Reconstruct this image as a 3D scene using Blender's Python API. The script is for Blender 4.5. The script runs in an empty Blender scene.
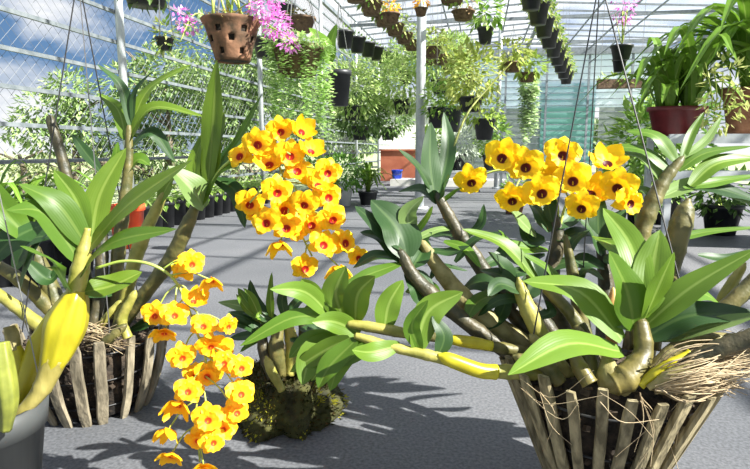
import bpy, math, random
from mathutils import Vector, Matrix
random.seed(7)
C = bpy.context.scene.collection
F = 560.0
H = 0.55
PITCH = math.atan(84.5 / F)
YAW = math.atan(105 / math.hypot(F, 84.5))
fh = Vector((-math.sin(YAW), math.cos(YAW), 0))
RT = Vector((math.cos(YAW), math.sin(YAW), 0))
FW = fh * math.cos(PITCH) + Vector((0, 0, -math.sin(PITCH)))
UP = RT.cross(FW)
CAM = Vector((0, 0, H))
def P(x, y, d):
    return CAM + (FW + RT * ((x - 375) / F) + UP * ((234.5 - y) / F)) * d
def ray(x, y):
    return FW + RT * ((x - 375) / F) + UP * ((234.5 - y) / F)
def G(x, y, z=0.0):
    r = ray(x, y); return CAM + r * ((z - H) / r.z)
def pxm(px, d): return px * d / F

# ---------------------------------------------------------------- camera
cd = bpy.data.cameras.new('camera'); cam = bpy.data.objects.new('camera', cd); C.objects.link(cam)
cd.sensor_width = 36; cd.lens = 36 * F / 750; cd.clip_start = 0.02; cd.clip_end = 500
m = Matrix.Identity(4)
for i, v in enumerate((RT, UP, -FW)):
    for j in range(3): m[j][i] = v[j]
m.translation = CAM; cam.matrix_world = m
bpy.context.scene.camera = cam

# ---------------------------------------------------------------- materials
def nmat(name):
    mt = bpy.data.materials.new(name); mt.use_nodes = True
    nt = mt.node_tree; nt.nodes.clear()
    return mt, nt, nt.nodes, nt.links
def out(nt, sh):
    o = nt.nodes.new('ShaderNodeOutputMaterial'); nt.links.new(sh, o.inputs[0])
def c4(c): return (c[0], c[1], c[2], 1)
def mat(name, c, c2=None, rough=.6, scale=20, metal=0, bump=0, spec=.5, detail=4, stretch=None, trans=0, rnd=0):
    mt, nt, N, L = nmat(name)
    b = N.new('ShaderNodeBsdfPrincipled')
    b.inputs['Roughness'].default_value = rough; b.inputs['Metallic'].default_value = metal
    b.inputs['Specular IOR Level'].default_value = spec
    tc = N.new('ShaderNodeTexCoord'); mp = N.new('ShaderNodeMapping'); L.new(tc.outputs['Object'], mp.inputs[0])
    if stretch: mp.inputs['Scale'].default_value = stretch
    n = N.new('ShaderNodeTexNoise'); n.inputs['Scale'].default_value = scale; n.inputs['Detail'].default_value = detail
    L.new(mp.outputs[0], n.inputs[0])
    r = N.new('ShaderNodeValToRGB'); r.color_ramp.elements[0].position = .35; r.color_ramp.elements[1].position = .65
    r.color_ramp.elements[0].color = c4(c); r.color_ramp.elements[1].color = c4(c2 or c)
    L.new(n.outputs[0], r.inputs[0]); col = r.outputs[0]
    if rnd:
        oi = N.new('ShaderNodeObjectInfo'); hs = N.new('ShaderNodeHueSaturation')
        mr = N.new('ShaderNodeMapRange'); mr.inputs[3].default_value = 1 - rnd; mr.inputs[4].default_value = 1 + rnd
        L.new(oi.outputs['Random'], mr.inputs[0]); L.new(mr.outputs[0], hs.inputs['Value']); L.new(col, hs.inputs['Color']); col = hs.outputs[0]
    L.new(col, b.inputs['Base Color'])
    if bump:
        bp = N.new('ShaderNodeBump'); bp.inputs['Strength'].default_value = bump; bp.inputs['Distance'].default_value = .01
        L.new(n.outputs[0], bp.inputs['Height']); L.new(bp.outputs[0], b.inputs['Normal'])
    sh = b.outputs[0]
    if trans:
        t = N.new('ShaderNodeBsdfTranslucent'); L.new(col, t.inputs[0]); mx = N.new('ShaderNodeMixShader'); mx.inputs[0].default_value = trans
        L.new(sh, mx.inputs[1]); L.new(t.outputs[0], mx.inputs[2]); sh = mx.outputs[0]
    out(nt, sh); return mt
def leafmat(name, c, c2, rib, rough=.42, trans=.3, rnd=.18):
    """leaf: colour varies along the blade, fine parallel veins, paler midrib"""
    mt, nt, N, L = nmat(name)
    uv = N.new('ShaderNodeUVMap'); sp = N.new('ShaderNodeSeparateXYZ'); L.new(uv.outputs[0], sp.inputs[0])
    tc = N.new('ShaderNodeTexCoord'); n = N.new('ShaderNodeTexNoise'); n.inputs['Scale'].default_value = 14; L.new(tc.outputs['Object'], n.inputs[0])
    mx = N.new('ShaderNodeMix'); mx.data_type = 'RGBA'; L.new(n.outputs[0], mx.inputs[0])
    mx.inputs[6].default_value = c4(c); mx.inputs[7].default_value = c4(c2)
    # midrib
    a = N.new('ShaderNodeMath'); a.operation = 'SUBTRACT'; L.new(sp.outputs[0], a.inputs[0]); a.inputs[1].default_value = .5
    ab = N.new('ShaderNodeMath'); ab.operation = 'ABSOLUTE'; L.new(a.outputs[0], ab.inputs[0])
    mr = N.new('ShaderNodeMapRange'); mr.inputs[1].default_value = .02; mr.inputs[2].default_value = .07; mr.inputs[3].default_value = .55; mr.inputs[4].default_value = 0
    L.new(ab.outputs[0], mr.inputs[0])
    m2 = N.new('ShaderNodeMix'); m2.data_type = 'RGBA'; L.new(mr.outputs[0], m2.inputs[0]); L.new(mx.outputs[2], m2.inputs[6]); m2.inputs[7].default_value = c4(rib)
    w = N.new('ShaderNodeMath'); w.operation = 'MULTIPLY'; L.new(sp.outputs[0], w.inputs[0]); w.inputs[1].default_value = 75
    s = N.new('ShaderNodeMath'); s.operation = 'SINE'; L.new(w.outputs[0], s.inputs[0])
    oi = N.new('ShaderNodeObjectInfo'); hs = N.new('ShaderNodeHueSaturation')
    r1 = N.new('ShaderNodeMapRange'); r1.inputs[3].default_value = 1 - rnd; r1.inputs[4].default_value = 1 + rnd; L.new(oi.outputs['Random'], r1.inputs[0])
    L.new(r1.outputs[0], hs.inputs['Value']); L.new(m2.outputs[2], hs.inputs['Color'])
    bp = N.new('ShaderNodeBump'); bp.inputs['Strength'].default_value = .10; bp.inputs['Distance'].default_value = .0003; L.new(s.outputs[0], bp.inputs['Height'])
    b = N.new('ShaderNodeBsdfPrincipled'); b.inputs['Roughness'].default_value = rough; b.inputs['Specular IOR Level'].default_value = .38; L.new(hs.outputs[0], b.inputs['Base Color']); L.new(bp.outputs[0], b.inputs['Normal'])
    t = N.new('ShaderNodeBsdfTranslucent'); L.new(hs.outputs[0], t.inputs[0])
    ms = N.new('ShaderNodeMixShader'); ms.inputs[0].default_value = trans; L.new(b.outputs[0], ms.inputs[1]); L.new(t.outputs[0], ms.inputs[2])
    out(nt, ms.outputs[0]); return mt
def attrmat(name, rough=.5, trans=.3, rnd=.1, spec=.3):
    mt, nt, N, L = nmat(name)
    a = N.new('ShaderNodeAttribute'); a.attribute_name = 'Col'
    oi = N.new('ShaderNodeObjectInfo'); hs = N.new('ShaderNodeHueSaturation')
    r1 = N.new('ShaderNodeMapRange'); r1.inputs[3].default_value = 1 - rnd; r1.inputs[4].default_value = 1 + rnd; L.new(oi.outputs['Random'], r1.inputs[0])
    L.new(r1.outputs[0], hs.inputs['Value']); L.new(a.outputs[0], hs.inputs['Color'])
    b = N.new('ShaderNodeBsdfPrincipled'); b.inputs['Roughness'].default_value = rough; b.inputs['Specular IOR Level'].default_value = spec
    L.new(hs.outputs[0], b.inputs['Base Color'])
    t = N.new('ShaderNodeBsdfTranslucent'); L.new(hs.outputs[0], t.inputs[0])
    ms = N.new('ShaderNodeMixShader'); ms.inputs[0].default_value = trans; L.new(b.outputs[0], ms.inputs[1]); L.new(t.outputs[0], ms.inputs[2])
    out(nt, ms.outputs[0]); return mt

M = {}
M['leaf'] = leafmat('orchid_leaf_fresh', (.065, .15, .012), (.12, .225, .02), (.22, .32, .06))
M['leafb'] = leafmat('orchid_leaf_bright', (.095, .19, .016), (.165, .27, .028), (.34, .46, .11), rough=.42)
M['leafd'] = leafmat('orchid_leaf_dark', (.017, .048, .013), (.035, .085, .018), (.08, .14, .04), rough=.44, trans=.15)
M['leafy'] = leafmat('orchid_leaf_olive', (.085, .16, .012), (.145, .225, .02), (.26, .34, .07))
M['leafp'] = leafmat('orchid_leaf_pale', (.14, .24, .06), (.24, .34, .11), (.36, .46, .2), trans=.35)
M['strap'] = leafmat('strap_leaf', (.08, .20, .015), (.22, .38, .04), (.34, .46, .11))
M['col'] = attrmat('petal')
M['foli'] = attrmat('foliage', rough=.5, trans=.35, rnd=.05)
M['caney'] = mat('cane_yellow', (.36, .31, .01), (.54, .48, .02), rough=.35, scale=30, stretch=(1, 1, .4), trans=.12)
M['caneg'] = mat('cane_green_brown', (.065, .07, .018), (.16, .135, .04), rough=.5, scale=40, bump=.4)
M['caneyg'] = mat('cane_olive', (.20, .20, .03), (.38, .34, .08), rough=.45, scale=35, bump=.3)
M['canebr'] = mat('cane_olive_brown', (.08, .07, .016), (.21, .17, .045), rough=.45, scale=30, bump=.4)
M['caneog'] = mat('cane_olive_green', (.10, .12, .02), (.24, .26, .04), rough=.4, scale=30)
M['sheathy'] = mat('yellow_dry_sheath', (.20, .17, .03), (.34, .29, .08), rough=.55, scale=40, stretch=(1, 1, .4), bump=.3)
M['caned'] = mat('cane_dark', (.028, .03, .013), (.08, .065, .03), rough=.5, scale=50, bump=.4)
M['sheath'] = mat('dry_sheath', (.20, .17, .05), (.38, .33, .14), rough=.6, scale=45, bump=.4, trans=.15)
M['caneor'] = mat('bulb_orange', (.45, .18, .05), (.6, .38, .12), rough=.5, scale=40)
M['wood'] = mat('weathered_slat', (.11, .09, .045), (.34, .285, .16), rough=.8, scale=28, bump=.5, stretch=(3, 3, .5), rnd=.15)
M['wood2'] = mat('weathered_slat_grey', (.10, .085, .055), (.31, .265, .18), rough=.8, scale=28, bump=.5, stretch=(3, 3, .5), rnd=.15)
M['bark'] = mat('potting_bark', (.008, .006, .004), (.05, .035, .022), rough=.9, scale=60, bump=1)
M['chip'] = mat('bark_chip', (.02, .014, .009), (.10, .07, .045), rough=.9, scale=60, bump=.6, rnd=.4)
M['root'] = mat('dry_root', (.30, .22, .12), (.55, .44, .27), rough=.8, scale=40)
M['moss'] = mat('moss', (.02, .02, .008), (.07, .07, .015), rough=.95, scale=25, bump=1)
M['wire'] = mat('galvanised_wire', (.30, .30, .29), rough=.45, metal=.6)
M['netwire'] = mat('net_wire', (.16, .17, .18), rough=.6, metal=.3)
M['dwire'] = mat('dark_wire', (.05, .05, .05), rough=.5, metal=.4)
M['pot'] = mat('black_plastic', (.016, .017, .019), (.028, .03, .033), rough=.45)
M['gpot'] = mat('grey_plastic', (.045, .05, .052), (.075, .08, .078), rough=.5, scale=8)
M['wpot'] = mat('white_pot', (.7, .72, .7), (.8, .8, .78), rough=.5)
M['terra'] = mat('terracotta', (.22, .09, .045), (.42, .20, .11), rough=.85, scale=18, bump=.3)
M['mossterra'] = mat('mossy_terracotta', (.055, .035, .018), (.26, .13, .07), rough=.9, scale=22, bump=.5)
M['maroon'] = mat('maroon_plastic', (.10, .012, .014), (.16, .022, .025), rough=.4)
M['brown'] = mat('coir_brown', (.08, .05, .03), (.2, .13, .08), rough=.9, scale=40, bump=.6)
M['red'] = mat('red_plastic', (.75, .07, .02), (.85, .12, .03), rough=.4, trans=.1)
M['blue'] = mat('blue_plastic', (.02, .07, .6), rough=.35)
M['steel'] = mat('grey_steel', (.42, .45, .46), (.5, .53, .54), rough=.45, metal=.2)
M['beam'] = mat('galvanised_beam', (.16, .18, .20), (.24, .27, .29), rough=.5, metal=.2)
M['rail'] = mat('fence_rail', (.10, .12, .13), (.17, .19, .20), rough=.6)
M['concrete'] = mat('pale_concrete', (.55, .54, .5), (.68, .67, .63), rough=.8, scale=6)
M['white'] = mat('white_plaster', (.75, .75, .74), (.82, .82, .8), rough=.8)
M['redwall'] = mat('red_brown_boards', (.36, .10, .05), (.46, .15, .08), rough=.7, scale=5)
M['stem'] = mat('green_stem', (.30, .42, .06), (.42, .5, .12), rough=.4)
M['trunk'] = mat('trunk', (.10, .08, .05), (.2, .16, .11), rough=.9, scale=20)

# floor: woven weed mat
mt, nt, N, L = nmat('weed_mat')
tc = N.new('ShaderNodeTexCoord')
n1 = N.new('ShaderNodeTexNoise'); n1.inputs['Scale'].default_value = 1.3; n1.inputs['Detail'].default_value = 6
n2 = N.new('ShaderNodeTexNoise'); n2.inputs['Scale'].default_value = 160; n2.inputs['Detail'].default_value = 3
wv = N.new('ShaderNodeTexWave'); wv.inputs['Scale'].default_value = 260; wv.bands_direction = 'X'
wv2 = N.new('ShaderNodeTexWave'); wv2.inputs['Scale'].default_value = 260; wv2.bands_direction = 'Y'
for q in (n1, n2, wv, wv2): L.new(tc.outputs['Object'], q.inputs[0])
r1 = N.new('ShaderNodeValToRGB'); r1.color_ramp.elements[0].position = .3; r1.color_ramp.elements[1].position = .7
r1.color_ramp.elements[0].color = (.088, .094, .104, 1); r1.color_ramp.elements[1].color = (.155, .157, .166, 1)
L.new(n1.outputs[0], r1.inputs[0])
r2 = N.new('ShaderNodeMapRange'); r2.inputs[1].default_value = .3; r2.inputs[2].default_value = .7; r2.inputs[3].default_value = .65; r2.inputs[4].default_value = 1.35; L.new(n2.outputs[0], r2.inputs[0])
hs = N.new('ShaderNodeHueSaturation'); L.new(r1.outputs[0], hs.inputs['Color']); L.new(r2.outputs[0], hs.inputs['Value'])
ad = N.new('ShaderNodeMath'); ad.operation = 'ADD'; L.new(wv.outputs[1], ad.inputs[0]); L.new(wv2.outputs[1], ad.inputs[1])
bp = N.new('ShaderNodeBump'); bp.inputs['Strength'].default_value = .2; bp.inputs['Distance'].default_value = .001; L.new(ad.outputs[0], bp.inputs['Height'])
b = N.new('ShaderNodeBsdfPrincipled'); b.inputs['Roughness'].default_value = .62; b.inputs['Specular IOR Level'].default_value = .22; L.new(hs.outputs[0], b.inputs['Base Color']); L.new(bp.outputs[0], b.inputs['Normal'])
out(nt, b.outputs[0]); M['mat'] = mt
# translucent sheets
def sheetmat(name, c, tcol, fac, stripe=40):
    mt, nt, N, L = nmat(name)
    t = N.new('ShaderNodeBsdfTransparent'); t.inputs[0].default_value = c4(tcol)
    d = N.new('ShaderNodeBsdfTranslucent'); d.inputs[0].default_value = c4(c)
    g = N.new('ShaderNodeBsdfDiffuse'); g.inputs[0].default_value = c4(c)
    a = N.new('ShaderNodeMixShader'); a.inputs[0].default_value = .35; L.new(d.outputs[0], a.inputs[1]); L.new(g.outputs[0], a.inputs[2])
    s = N.new('ShaderNodeMixShader'); L.new(t.outputs[0], s.inputs[1]); L.new(a.outputs[0], s.inputs[2])
    tc = N.new('ShaderNodeTexCoord'); w = N.new('ShaderNodeTexWave'); w.inputs['Scale'].default_value = stripe; w.bands_direction = 'Z' if stripe < 5 else 'Y'
    n = N.new('ShaderNodeTexNoise'); n.inputs['Scale'].default_value = .8; L.new(tc.outputs['Object'], n.inputs[0])
    mr = N.new('ShaderNodeMapRange'); mr.inputs[1].default_value = .3; mr.inputs[2].default_value = .7; mr.inputs[3].default_value = fac - .12; mr.inputs[4].default_value = fac + .12
    L.new(n.outputs[0], mr.inputs[0]); L.new(mr.outputs[0], s.inputs[0])
    out(nt, s.outputs[0]); return mt
M['roofsheet'] = sheetmat('clear_roof_sheet', (.9, .93, .98), (.96, .98, 1), .22)
M['endsheet'] = sheetmat('clear_end_sheet', (.8, .88, .95), (.9, .95, 1), .5)
M['teal'] = sheetmat('teal_shade_net', (.36, .60, .58), (.5, .72, .7), .85)
M['greynet'] = sheetmat('grey_shade_net', (.42, .46, .45), (.7, .75, .75), .7)
M['grass'] = mat('pale_grass', (.24, .31, .14), (.38, .42, .24), rough=.95, scale=4, bump=.3)

# ---------------------------------------------------------------- builders
class MB:
    def __init__(s): s.v = []; s.f = []; s.uv = []; s.c = []
    def add(s, vs, fs, uvs=None, cols=None):
        o = len(s.v); s.v += [tuple(p) for p in vs]; s.f += [tuple(i + o for i in f) for f in fs]
        s.uv += uvs if uvs else [(0, 0)] * len(vs)
        if cols is None: cols = [(1, 1, 1)] * len(vs)
        elif isinstance(cols, tuple): cols = [cols] * len(vs)
        s.c += cols
    def build(s, name, material, parent=None, smooth=True, origin=None):
        me = bpy.data.meshes.new(name)
        og = Vector(origin) if origin is not None else Vector((0, 0, 0))
        me.from_pydata([tuple(Vector(p) - og) for p in s.v], [], s.f)
        u = me.uv_layers.new(name='UVMap'); ca = me.color_attributes.new('Col', 'FLOAT_COLOR', 'POINT')
        li = [0] * len(me.loops); me.loops.foreach_get('vertex_index', li)
        u.data.foreach_set('uv', [x for i in li for x in s.uv[i]])
        ca.data.foreach_set('color', [x for c in s.c for x in (c[0], c[1], c[2], 1)])
        if smooth: me.polygons.foreach_set('use_smooth', [True] * len(me.polygons))
        me.materials.append(material); me.update()
        return link(name, me, parent, og)
def link(name, me, parent=None, loc=(0, 0, 0)):
    o = bpy.data.objects.new(name, me); C.objects.link(o)
    if parent is not None:
        o.parent = parent
        # parents carry only translations: place in the parent's frame
        o.location = Vector(loc) - wloc(parent)
    else: o.location = loc
    return o
def wloc(o):
    v = Vector(o.location)
    while o.parent: o = o.parent; v += Vector(o.location)
    return v
def tag(o, label=None, cat=None, group=None, kind=None):
    if label: o['label'] = label
    if cat: o['category'] = cat
    if group: o['group'] = group
    if kind: o['kind'] = kind
    return o
def thing(name, loc, label, cat, group=None):
    o = bpy.data.objects.new(name, None); C.objects.link(o); o.location = loc; o.empty_display_size = .05
    return tag(o, label, cat, group)
def copytree(o, delta, parent=None):
    c = o.copy(); C.objects.link(c)
    if parent is None: c.location = Vector(o.location) + Vector(delta)
    else: c.parent = parent
    for ch in list(o.children): copytree(ch, None, c)
    return c
def spline(pts, n):
    pts = [Vector(p) for p in pts]
    if len(pts) == 2: return [pts[0].lerp(pts[1], i / n) for i in range(n + 1)]
    e = [pts[0] * 2 - pts[1]] + pts + [pts[-1] * 2 - pts[-2]]
    r = []; k = len(pts) - 1
    for i in range(n + 1):
        t = i / n * k; j = min(int(t), k - 1); u = t - j
        a, b_, c_, d_ = e[j:j + 4]
        r.append(.5 * ((2 * b_) + (c_ - a) * u + (2 * a - 5 * b_ + 4 * c_ - d_) * u * u + (3 * b_ - a - 3 * c_ + d_) * u ** 3))
    return r
def lerpl(l, t):
    if len(l) == 1: return l[0]
    x = t * (len(l) - 1); j = min(int(x), len(l) - 2); u = x - j
    a = l[max(j - 1, 0)]; b_ = l[j]; c_ = l[j + 1]; d_ = l[min(j + 2, len(l) - 1)]
    return max(min(l) * .8, .5 * (2 * b_ + (c_ - a) * u + (2 * a - 5 * b_ + 4 * c_ - d_) * u * u + (3 * b_ - a - 3 * c_ + d_) * u ** 3))
def tube(mb, pts, radii, n=16, seg=8, col=None, nodes=0, flat=1.0, closed=True):
    ps = spline(pts, n); vs = []; fs = []; uvs = []
    prev = None
    for i, p in enumerate(ps):
        t = (ps[min(i + 1, n)] - ps[max(i - 1, 0)]).normalized()
        if prev is None:
            a = Vector((0, 0, 1)) if abs(t.z) < .9 else Vector((1, 0, 0)); prev = t.cross(a).normalized()
        x = (prev - t * prev.dot(t)).normalized(); y = t.cross(x); prev = x
        r = lerpl(radii, i / n)
        if nodes:
            q = (i / n * nodes) % 1
            r *= 1 + .07 * max(0, math.cos(q * 2 * math.pi)) ** 8 - .03 * math.sin(q * math.pi)
        for s_ in range(seg):
            an = 2 * math.pi * s_ / seg
            vs.append(p + x * (r * math.cos(an)) + y * (r * flat * math.sin(an))); uvs.append((s_ / seg, i / n))
    for i in range(n):
        for s_ in range(seg):
            a = i * seg + s_; b_ = i * seg + (s_ + 1) % seg
            fs.append((a, b_, b_ + seg, a + seg))
    if closed:
        fs.append(tuple(range(seg - 1, -1, -1))); fs.append(tuple(range(n * seg, n * seg + seg)))
    mb.add(vs, fs, uvs, col)
def box(mb, c, s, R=None, col=None):
    c = Vector(c); vs = []
    for x in (-.5, .5):
        for y in (-.5, .5):
            for z in (-.5, .5):
                v = Vector((x * s[0], y * s[1], z * s[2])); vs.append(c + (R @ v if R else v))
    mb.add(vs, [(0, 1, 3, 2), (4, 6, 7, 5), (0, 4, 5, 1), (2, 3, 7, 6), (0, 2, 6, 4), (1, 5, 7, 3)], None, col)
def bar(mb, a, b_, w, h=None, col=None):
    a = Vector(a); b_ = Vector(b_); d = b_ - a
    z = d.normalized(); up = Vector((0, 0, 1)) if abs(z.z) < .95 else Vector((0, 1, 0))
    x = z.cross(up).normalized(); y = x.cross(z); R = Matrix((x, y, z)).transposed()
    box(mb, (a + b_) / 2, (w, h or w, d.length), R, col)
def lathe(mb, c, prof, seg=28, col=None):
    c = Vector(c); vs = []; fs = []; k = len(prof)
    for i in range(seg):
        a = 2 * math.pi * i / seg
        for r, z in prof: vs.append(c + Vector((r * math.cos(a), r * math.sin(a), z)))
    for i in range(seg):
        for j in range(k - 1):
            p = i * k + j; q = ((i + 1) % seg) * k + j
            fs.append((p, q, q + 1, p + 1))
    mb.add(vs, fs, None, col)
def leafgeo(mb, pts, w, hint, fold=.22, n=12, basew=.3, col=None, wave=.0, tipsharp=1.0):
    """an arched blade through pts with a V-shaped cross-section and pointed tip; hint = rough surface normal"""
    ps = spline(pts, n); vs = []; fs = []; uvs = []; A = (-1, -.66, -.33, 0, .33, .66, 1); k = len(A)
    ph = random.uniform(0, 6)
    for i, p in enumerate(ps):
        t = i / n
        tan = (ps[min(i + 1, n)] - ps[max(i - 1, 0)]).normalized()
        x = tan.cross(hint).normalized(); nn = x.cross(tan).normalized()
        ww = math.sin(math.pi * min(1, (t * .93 + .05)) ** .85) ** .75 if t < 1 else 0
        ww = max(ww, basew * (1 - t * 3)) * w / 2
        if t > .999: ww = w * .01
        for a in A:
            lift = abs(a) * fold * ww * 1.2 - (a * a) * ww * .12
            lift += wave * ww * math.sin(ph + t * 9) * a
            vs.append(p + x * (a * ww) + nn * lift); uvs.append(((a + 1) / 2, t))
    for i in range(n):
        for j in range(k - 1):
            a = i * k + j; fs.append((a, a + 1, a + k + 1, a + k))
    mb.add(vs, fs, uvs, col)
SIDE = [0]
def leaf(parent, pts, w, d, m='leaf', dt=None, up=.75, hx=0, label=None):
    """pts: (x,y) along the blade from base to tip, w: width, d: distance of the base, dt: of the tip"""
    if dt is None: dt = d + random.uniform(-.05, .05)
    k = len(pts) - 1
    pp = [P(x, y, d + (dt - d) * i / k) for i, (x, y) in enumerate(pts)]
    hint = (-FW * .6 + Vector((0, 0, 1)) * up + RT * (hx + random.uniform(-.25, .25))).normalized()
    mb = MB(); leafgeo(mb, pp, pxm(w, (d + dt) / 2) * 1.08, hint, fold=random.uniform(.12, .4), wave=.12)
    o = mb.build('leaf', M[m], parent, origin=pp[0])
    if label: o['label'] = label
    return o
def cane(parent, pts, radii, m='caneg', nodes=8, name='cane', sheath=None):
    """pts (x,y,d); radii in photo pixels at that distance"""
    mb = MB(); d = sum(p[2] for p in pts) / len(pts)
    radii = list(radii)
    if name in ('cane', 'bulb'):
        e1, e2 = Vector(pts[-2]), Vector(pts[-1]); pts = list(pts) + [tuple(e2 + (e2 - e1).normalized() * radii[-1] * 1.6)] if (e2 - e1).length > 0 else pts; radii += [radii[-1] * .25]
    tube(mb, [P(*p) for p in pts], [pxm(r, d) for r in radii], n=max(24, nodes * 6), seg=12, nodes=nodes)
    return mb.build(name, M[m], parent, origin=P(*pts[0]))

# ---------------------------------------------------------------- flowers
def flower_mesh(seed, petal, lip, eye, core=.085, back=None):
    rr = random.Random(seed); mb = MB()
    def tep(ang, ln, wd, back, ruffle):
        ca, sa = math.cos(ang), math.sin(ang); n = 7; vs = []; fs = []; cs = []
        for i in range(n + 1):
            t = i / n; ww = wd / 2 * (math.sin(math.pi * (.05 + .93 * t) ** 1.05) ** .5)
            for j, a in enumerate((-1, -.5, 0, .5, 1)):
                r = .03 + ln * t * (1 - .05 * a * a); s_ = a * ww
                z = -back * t * t * ln + .05 * ln * (a * a) + ruffle * math.sin(t * 7 + a * 3 + ang) * .02
                vs.append((r * ca - s_ * sa, r * sa + s_ * ca, z))
                k = max(0, 1 - t * 2.2); cs.append(tuple(petal[q] * (1 - k * .6) + lip[q] * k * .6 for q in range(3)))
        for i in range(n):
            for j in range(4):
                a = i * 5 + j; fs.append((a, a + 1, a + 6, a + 5))
        mb.add(vs, fs, None, cs)
    R_ = math.radians
    for a in (90, 215, 325): tep(R_(a + rr.uniform(-6, 6)), .43, .34, back if back is not None else rr.uniform(.1, .5), 1)
    for a in (22, 158): tep(R_(a + rr.uniform(-6, 6)), .46, .50, back if back is not None else rr.uniform(.0, .3), 1.8)
    # lip: round ruffled cup with the eye in its middle
    rings = (0, .03, .06, core, core + .025, .15, .20, .24, .265); seg = 32; vs = []; fs = []; cs = []
    for i, r in enumerate(rings):
        for s_ in range(seg):
            an = 2 * math.pi * s_ / seg
            q = r * (1 + (.07 * math.sin(an * 9 + rr.uniform(-.4, .4)) if i >= 7 else 0))
            wob = 1.01
            z = .03 + 1.6 * r * r + (.018 * math.sin(an * 8) if i >= 6 else 0) - (.02 if r < core else 0)
            vs.append((q * math.cos(an) * 1.08, q * math.sin(an) - .06, z))
            if r <= core * wob: cs.append(eye)
            else:
                k = min(1, (r - core) / .12); cs.append(tuple(lip[w] * (1 - k) + petal[w] * k for w in range(3)))
    for i in range(len(rings) - 1):
        for s_ in range(seg):
            a = i * seg + s_; b_ = i * seg + (s_ + 1) % seg; fs.append((a, b_, b_ + seg, a + seg))
    mb.add(vs, fs, None, cs)
    tube(mb, [(0, .07, .03), (0, .075, .05), (0, .06, .075)], [.022, .02, .012], n=4, seg=6, col=lip)      # column
    tube(mb, [(0, 0, 0), (0, -.02, -.08), (0, 0, -.16)], [.04, .03, .015], n=4, seg=6, col=(.5, .5, .08))
    me = mb.build('flower', M['col']); d = me.data; bpy.data.objects.remove(me); return d
KD = {'dark': ((.97, .66, .01), (.95, .56, .01), (.085, .004, .006), .105), 'red': ((.98, .63, .012), (.95, .36, .01), (.36, .012, .005), .105), 'orange': ((.98, .56, .012), (.95, .27, .01), (.66, .06, .008), .08)}
FL = {k: [flower_mesh(7 * i + len(k), *v) for i in range(5)] for k, v in KD.items()}
FB = {k: [flower_mesh(90 + i, *v, back=b) for i, b in enumerate((-.75, -1.1, -.5))] for k, v in KD.items()}
def flower(parent, x, y, d, size, kind, yaw=0, pit=0, roll=None):
    me = random.choice((FB if (pit <= -40 or pit >= 30) else FL)[kind]); o = link('flower', me, parent, P(x, y, d))
    to = (CAM - P(x, y, d)).normalized()
    z = (to + RT * math.tan(math.radians(yaw)) + UP * math.tan(math.radians(pit))).normalized()
    yv = (UP - z * UP.dot(z)).normalized(); xv = yv.cross(z)
    if roll is None: roll = random.uniform(-25, 25)
    R = Matrix((xv, yv, z)).transposed() @ Matrix.Rotation(math.radians(roll), 3, 'Z')
    o.rotation_mode = 'QUATERNION'; o.rotation_quaternion = R.to_quaternion()
    s = pxm(size, d); o.scale = (s, s, s * random.uniform(.85, 1.1)); return o
def spray(root, path, fl, d, kind, size, label=None, rad=1.6):
    """a flower spray: main stem + short stalks is the part, each flower a sub-part"""
    mb = MB(); pp = [P(*p) for p in path]; ps = spline(pp, 40)
    tube(mb, pp, [pxm(rad, d), pxm(rad * .9, d), pxm(rad * .6, d)], n=40, seg=6)
    item = []
    for f in fl:
        x, y = f[0], f[1]; dd = d + (f[2] if len(f) > 2 else random.uniform(-.02, .02))
        t = P(x, y, dd + .012)
        # nearest point on the stem a bit further up
        k = min(range(41), key=lambda i: (ps[i] - t).length); k = max(0, k - 3)
        mid = ps[k].lerp(t, .5) + Vector((0, 0, .008))
        tube(mb, [ps[k], mid, t], [pxm(.9, d)], n=6, seg=5)
    o = mb.build('flower_spray', M['stem'], root, origin=pp[0])
    if label: o['label'] = label
    for f in fl:
        dd = d + (f[2] if len(f) > 2 else random.uniform(-.02, .02))
        yaw, pit = (f[3], f[4]) if len(f) > 4 else (random.uniform(-22, 22), random.uniform(-20, 12))
        flower(o, f[0], f[1], dd, size * (f[5] if len(f) > 5 else random.uniform(.92, 1.05)), kind, yaw, pit)
    return o

# ---------------------------------------------------------------- setting
YB = 15.0; XL = -2.37; XR = 4.3; ZE = 2.9; XM = .95; ZR = 3.12
def struct(name, mb, material, parent=None, smooth=False):
    o = mb.build(name, material, parent, smooth)
    if parent is None: o['kind'] = 'structure'
    return o
mb = MB()
mb.add([(XL, -2, 0), (XR, -2, 0), (XR, YB, 0), (XL, YB, 0)], [(0, 1, 2, 3)]); struct('floor', mb, M['mat'])
mb = MB(); mb.add([(-60, -6, -.02), (60, -6, -.02), (60, 90, -.02), (-60, 90, -.02)], [(0, 1, 2, 3)]); struct('ground', mb, M['grass'])
# left wall: open rails, chain-link net and posts
mb = MB()
z = .30
while z < 2.95:
    bar(mb, (XL, -1.5, z), (XL, YB, z), .018, .022); z += .19
wl = struct('wall_left', mb, M['rail'])
mb = MB()
sp = .075; y = -3.0
while y < YB:
    for s_ in (1, -1):
        y0 = y; z0 = 0.12 if s_ > 0 else 2.9; z1 = 2.9 if s_ > 0 else .12; y1 = y + 2.78
        a, b_ = Vector((XL - .03, y0, z0)), Vector((XL - .03, y1, z1))
        if y1 > YB: f = (YB - y0) / (y1 - y0); b_ = a.lerp(b_, f)
        w = .0011
        n_ = Vector((0, -(z1 - z0), (y1 - y0))).normalized() * w
        mb.add([a - n_, a + n_, b_ + n_, b_ - n_, a + Vector((w, 0, 0)), b_ + Vector((w, 0, 0))], [(0, 1, 2, 3), (0, 4, 5, 3), (4, 1, 2, 5)])
    y += sp
mb.build('chain_link_net', M['netwire'], wl, False)
yp = 3.46
ys = [yp + 2.4 * k for k in range(-1, 5)]
for y in ys:
    mb = MB(); tube(mb, [(XL + .03, y, 0), (XL + .03, y, ZE)], [.026], n=1, seg=12); mb.build('post', M['steel'], wl)
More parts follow.
